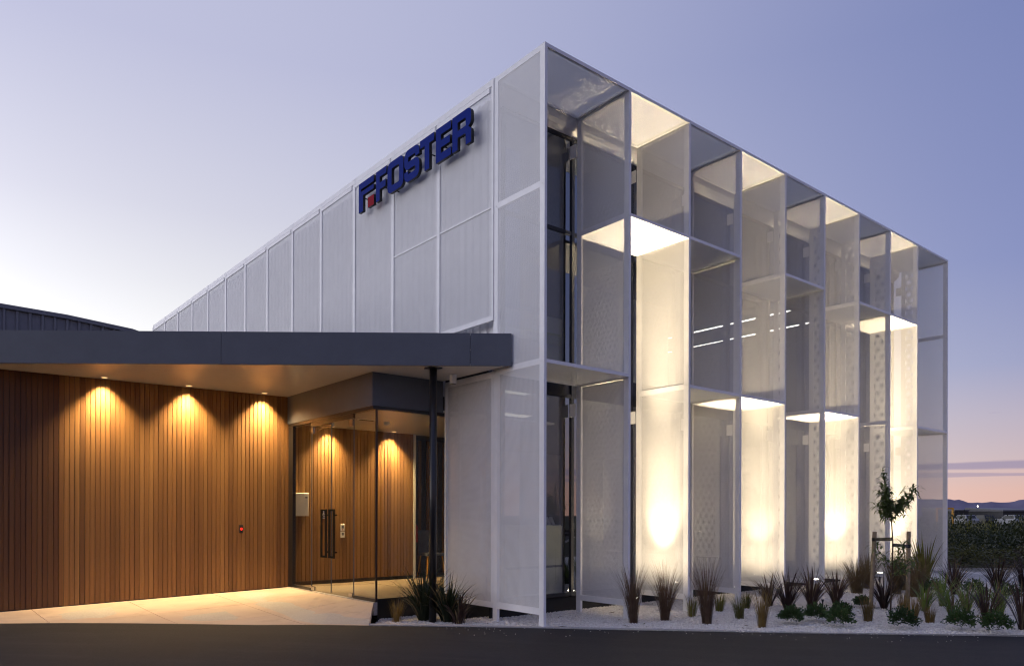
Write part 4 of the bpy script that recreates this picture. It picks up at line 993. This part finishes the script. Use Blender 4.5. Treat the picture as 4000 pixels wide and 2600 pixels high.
for k, (bx, by, tx, ty, lab) in enumerate(((2023, 1414, 2033, 1235, 'round timber tree stake on the fin side of the sapling'), (2109, 1414, 2112, 1234, 'round timber tree stake on the path side of the sapling'))):
    q0 = gp(bx, by); dpt = (q0 - CAM).dot(fwd); q1 = CAM + ray(tx * D2F, ty * D2F) * dpt
    t = thing('tree_stake', lab, 'stake', q0, 'stakes of the sapling'); MB().tube([q0 - Vector((0, 0, .1)), q1], [.036, .034], 14).build('post', 'stake_wood', t, smooth=False)
    sy = (1252, 1262)[k]; ang0 = q0.lerp(q1, (q0.z * 0 + (1414 - sy - 6 * k) / 180)); st = at_depth(2072 if k == 0 else 2076, sy + (0 if k == 0 else 4))
    b = MB(); b.bar(ang0 + (ang0 - st).normalized() * .05, st, .008, .055); b.tube([ang0 - Vector((0, 0, .03)), ang0 + Vector((0, 0, .03))], .039, 14, False); b.build('strap', 'strap', t)

# ================================================================== BEYOND
protos = [leafball(520, .9, 1.5, .07, .15, random.Random(300 + k)).mesh('scrub_bush', m) for k, m in enumerate(('scrub_dark', 'scrub_olive', 'scrub_dark', 'scrub_brown'))]
rb_ = random.Random(310)
kinds = ('dark', 'olive', 'dark', 'brownish')
ROWP = ('in the row along the pale path', 'in the middle of the scrub belt', 'in the rear of the scrub belt towards the cars')
def bush(px, Z, hgt, wd, k, row):
    q = ray(px, CY); o = put('scrub_bush', protos[k]); pos = CAM + q * Z
    o.location = (pos.x, pos.y, -.12); o.rotation_euler = (0, 0, rb_.uniform(0, 6.28)); o.scale = (wd, wd, hgt / 1.5)
    kd = ('dense dark', 'loose olive', 'dense dark', 'dry brownish')[k]
    return tag(o, '%s scrub bush %s' % (kd, ROWP[row]), 'bush', '%s bushes %s' % (kd, ROWP[row]))
for Z, n_, h0, h1, ks in ((22.6, 9, .55, .8, (1, 3, 1)), (24, 9, .7, 1.0, (1, 3, 1, 0)), (26, 9, .8, 1.25, (0, 0, 2)), (29, 9, .9, 1.5, (0, 2, 0)), (33, 9, .9, 1.7, (0, 2, 3)), (38, 8, .9, 1.9, (2, 0, 1)), (46, 8, .8, 2.1, (0, 1, 2))):
    for k in range(n_):
        px = 3560 + (k + rb_.uniform(.1, .9)) * 900 / n_
        bush(px, Z + rb_.uniform(-.8, .8), rb_.uniform(h0, h1), rb_.uniform(.75, 1.35), rb_.choice(ks), 0 if Z < 25 else (1 if Z < 31 else 2))
for k, (px, Z, h, lab) in enumerate(((3790, 40, 1.9, 'spiky green flax rising over the scrub near the end screen'), (3870, 42, 1.95, 'spiky green flax rising over the scrub in front of the dark car'), (3725, 38, 1.7, 'spiky green flax rising over the scrub under the yellow frame'), (3992, 40, 1.9, 'spiky green flax rising over the scrub at the second pale car'))):
    b = tuft(60, h, .05, .6, .3, random.Random(330 + k), .15, 5, .4, .15); q = CAM + ray(px, CY) * Z; o = b.build('scrub_flax', 'leaf_olive', recalc=False); o.location = (q.x, q.y, -.1); tag(o, lab, 'flax', 'flaxes in the scrub')
# parked cars
def car(px, Z, mat, label, lamp):
    q = CAM + ray(px, CY) * Z; t = thing('parked_car', label, 'car', (q.x, q.y, .35), 'cars parked beyond the scrub')
    side = rgt0; def_ = lambda u, v, z: tuple(Vector((q.x, q.y, 0)) + side * u + fwd * v + Vector((0, 0, z)))
    def ext_(poly, hw, name, m, tap=1.0):
        b = MB(); n = len(poly); b.v = [def_(-hw * (tap if z > 1.35 else 1), v, z) for v, z in poly] + [def_(hw * (tap if z > 1.35 else 1), v, z) for v, z in poly]
        for i in range(n): b.f.append((i, (i + 1) % n, n + (i + 1) % n, n + i)); b.uv.append(None)
        b.f += [tuple(range(n)), tuple(range(n, 2 * n))[::-1]]; b.uv += [None, None]; return b.build(name, m, t)
    z0 = .35
    ext_([(-2.1, z0 + .25), (2.1, z0 + .25), (2.15, z0 + .75), (1.9, z0 + .95), (-2.0, z0 + .98), (-2.15, z0 + .7)], .88, 'body', mat)
    ext_([(-1.9, z0 + .981), (1.0, z0 + .951), (.35, z0 + 1.45), (-1.5, z0 + 1.48)], .78, 'cabin', mat, .8)
    ext_([(-1.93, z0 + 1.02), (-1.905, z0 + 1.03), (-1.56, z0 + 1.42), (-1.59, z0 + 1.42)], .68, 'rear_window', 'car_glass', .85)
    for sgn in (-1, 1):
        b = MB(); pr = [(-1.7, z0 + 1.0), (.85, z0 + .98), (.3, z0 + 1.4), (-1.45, z0 + 1.42)]; b.face([def_(sgn * (.79 if z < 1.4 else .66), v, z) for v, z in pr]); b.build('side_window', 'car_glass', t)
        for v in (-1.35, 1.35): b = MB(); b.tube([def_(sgn * .68, v, z0 + .32), def_(sgn * .89, v, z0 + .32)], .32, 16); b.build('wheel', 'rubber', t)
        b = MB(); b.box((-.12, -.02, -.06), (.12, .02, .06)); o = b.build('rear_lamp', 'tail_white' if (lamp == sgn) else 'red_plastic', t); o.matrix_world = Matrix.Translation(Vector(def_(sgn * .72, -2.16, z0 + .82))) @ Matrix.Rotation(math.atan2(side.y, side.x), 4, 'Z'); o.parent = None; mw = o.matrix_basis.copy(); o.parent = t; o.matrix_parent_inverse = world_of(t).inverted(); o.matrix_basis = mw
car(3764, 105, 'car_silver', 'pale silver parked car next to the yellow frame', -1); car(3836, 108, 'car_dark', 'dark parked car between the two pale ones', 0); car(3950, 100, 'car_silver', 'pale silver parked car in front of the long shed', 1)
def far_shed(px0, px1, py, Z, label):
    a = CAM + ray(px0, py) * Z; c = CAM + ray(px1, py) * Z; t = thing('shed', label, 'shed', (a.x, a.y, -.15), 'sheds far beyond the cars'); dv = fwd * 14
    P = [a.to_2d(), c.to_2d(), c.to_2d() + dv.to_2d(), a.to_2d() + dv.to_2d()]
    MB().prism(P, -.15, a.z - .6).build('wall', 'shed_wall', t); MB().prism([p_ + ((p_ - (P[0] + P[2]) / 2) * .05) for p_ in P], a.z - .599, [a.z - .3, c.z - .3, c.z + .4, a.z + .4]).build('roof', 'shed_roof', t)
far_shed(3728, 3783, 1985, 180, 'low dark shed with a pale roof behind the silver car'); far_shed(3918, 4060, 1986, 175, 'long low dark shed with a pale roof by the bed end')
q0 = CAM + ray(3712, CY) * 70; yf = thing('goal_frame', 'yellow steel frame standing beyond the scrub', 'frame', (q0.x, q0.y, -.15))
qa = CAM + ray(3722, 1981) * 70; qb = CAM + ray(3660, 1981) * 70
MB().bar((qa.x, qa.y, -.15), (qa.x, qa.y, qa.z), .16, .16).build('post', 'yellow_paint', yf); MB().bar((qb.x, qb.y, -.15), (qb.x, qb.y, qa.z), .16, .16).build('post', 'yellow_paint', yf); MB().bar((qa.x, qa.y, qa.z - .08), (qb.x, qb.y, qa.z - .08), .15, .15).build('crossbar', 'yellow_paint', yf)
for px, py, Z, lab in ((3819, 1976, 900, 'bright far off street lamp below the hills'), (3618, 1990, 260, 'bright far off street lamp seen through the end screen')):
    q = CAM + ray(px, py) * Z; s_ = Z / 900; t = thing('street_lamp', lab, 'street lamp', (q.x, q.y, -.1), 'far off street lamps')
    MB().tube([(q.x, q.y, -.15), (q.x, q.y, q.z - .3 * s_)], .12 * s_ + .03, 8).build('mast', 'shed_wall', t); MB().tube([(q.x, q.y, q.z - .9 * s_), (q.x, q.y, q.z), (q.x, q.y, q.z + .9 * s_)], [.3 * s_, .5 * s_, .3 * s_], 10).build('lamp_head', 'far_lamp', t)
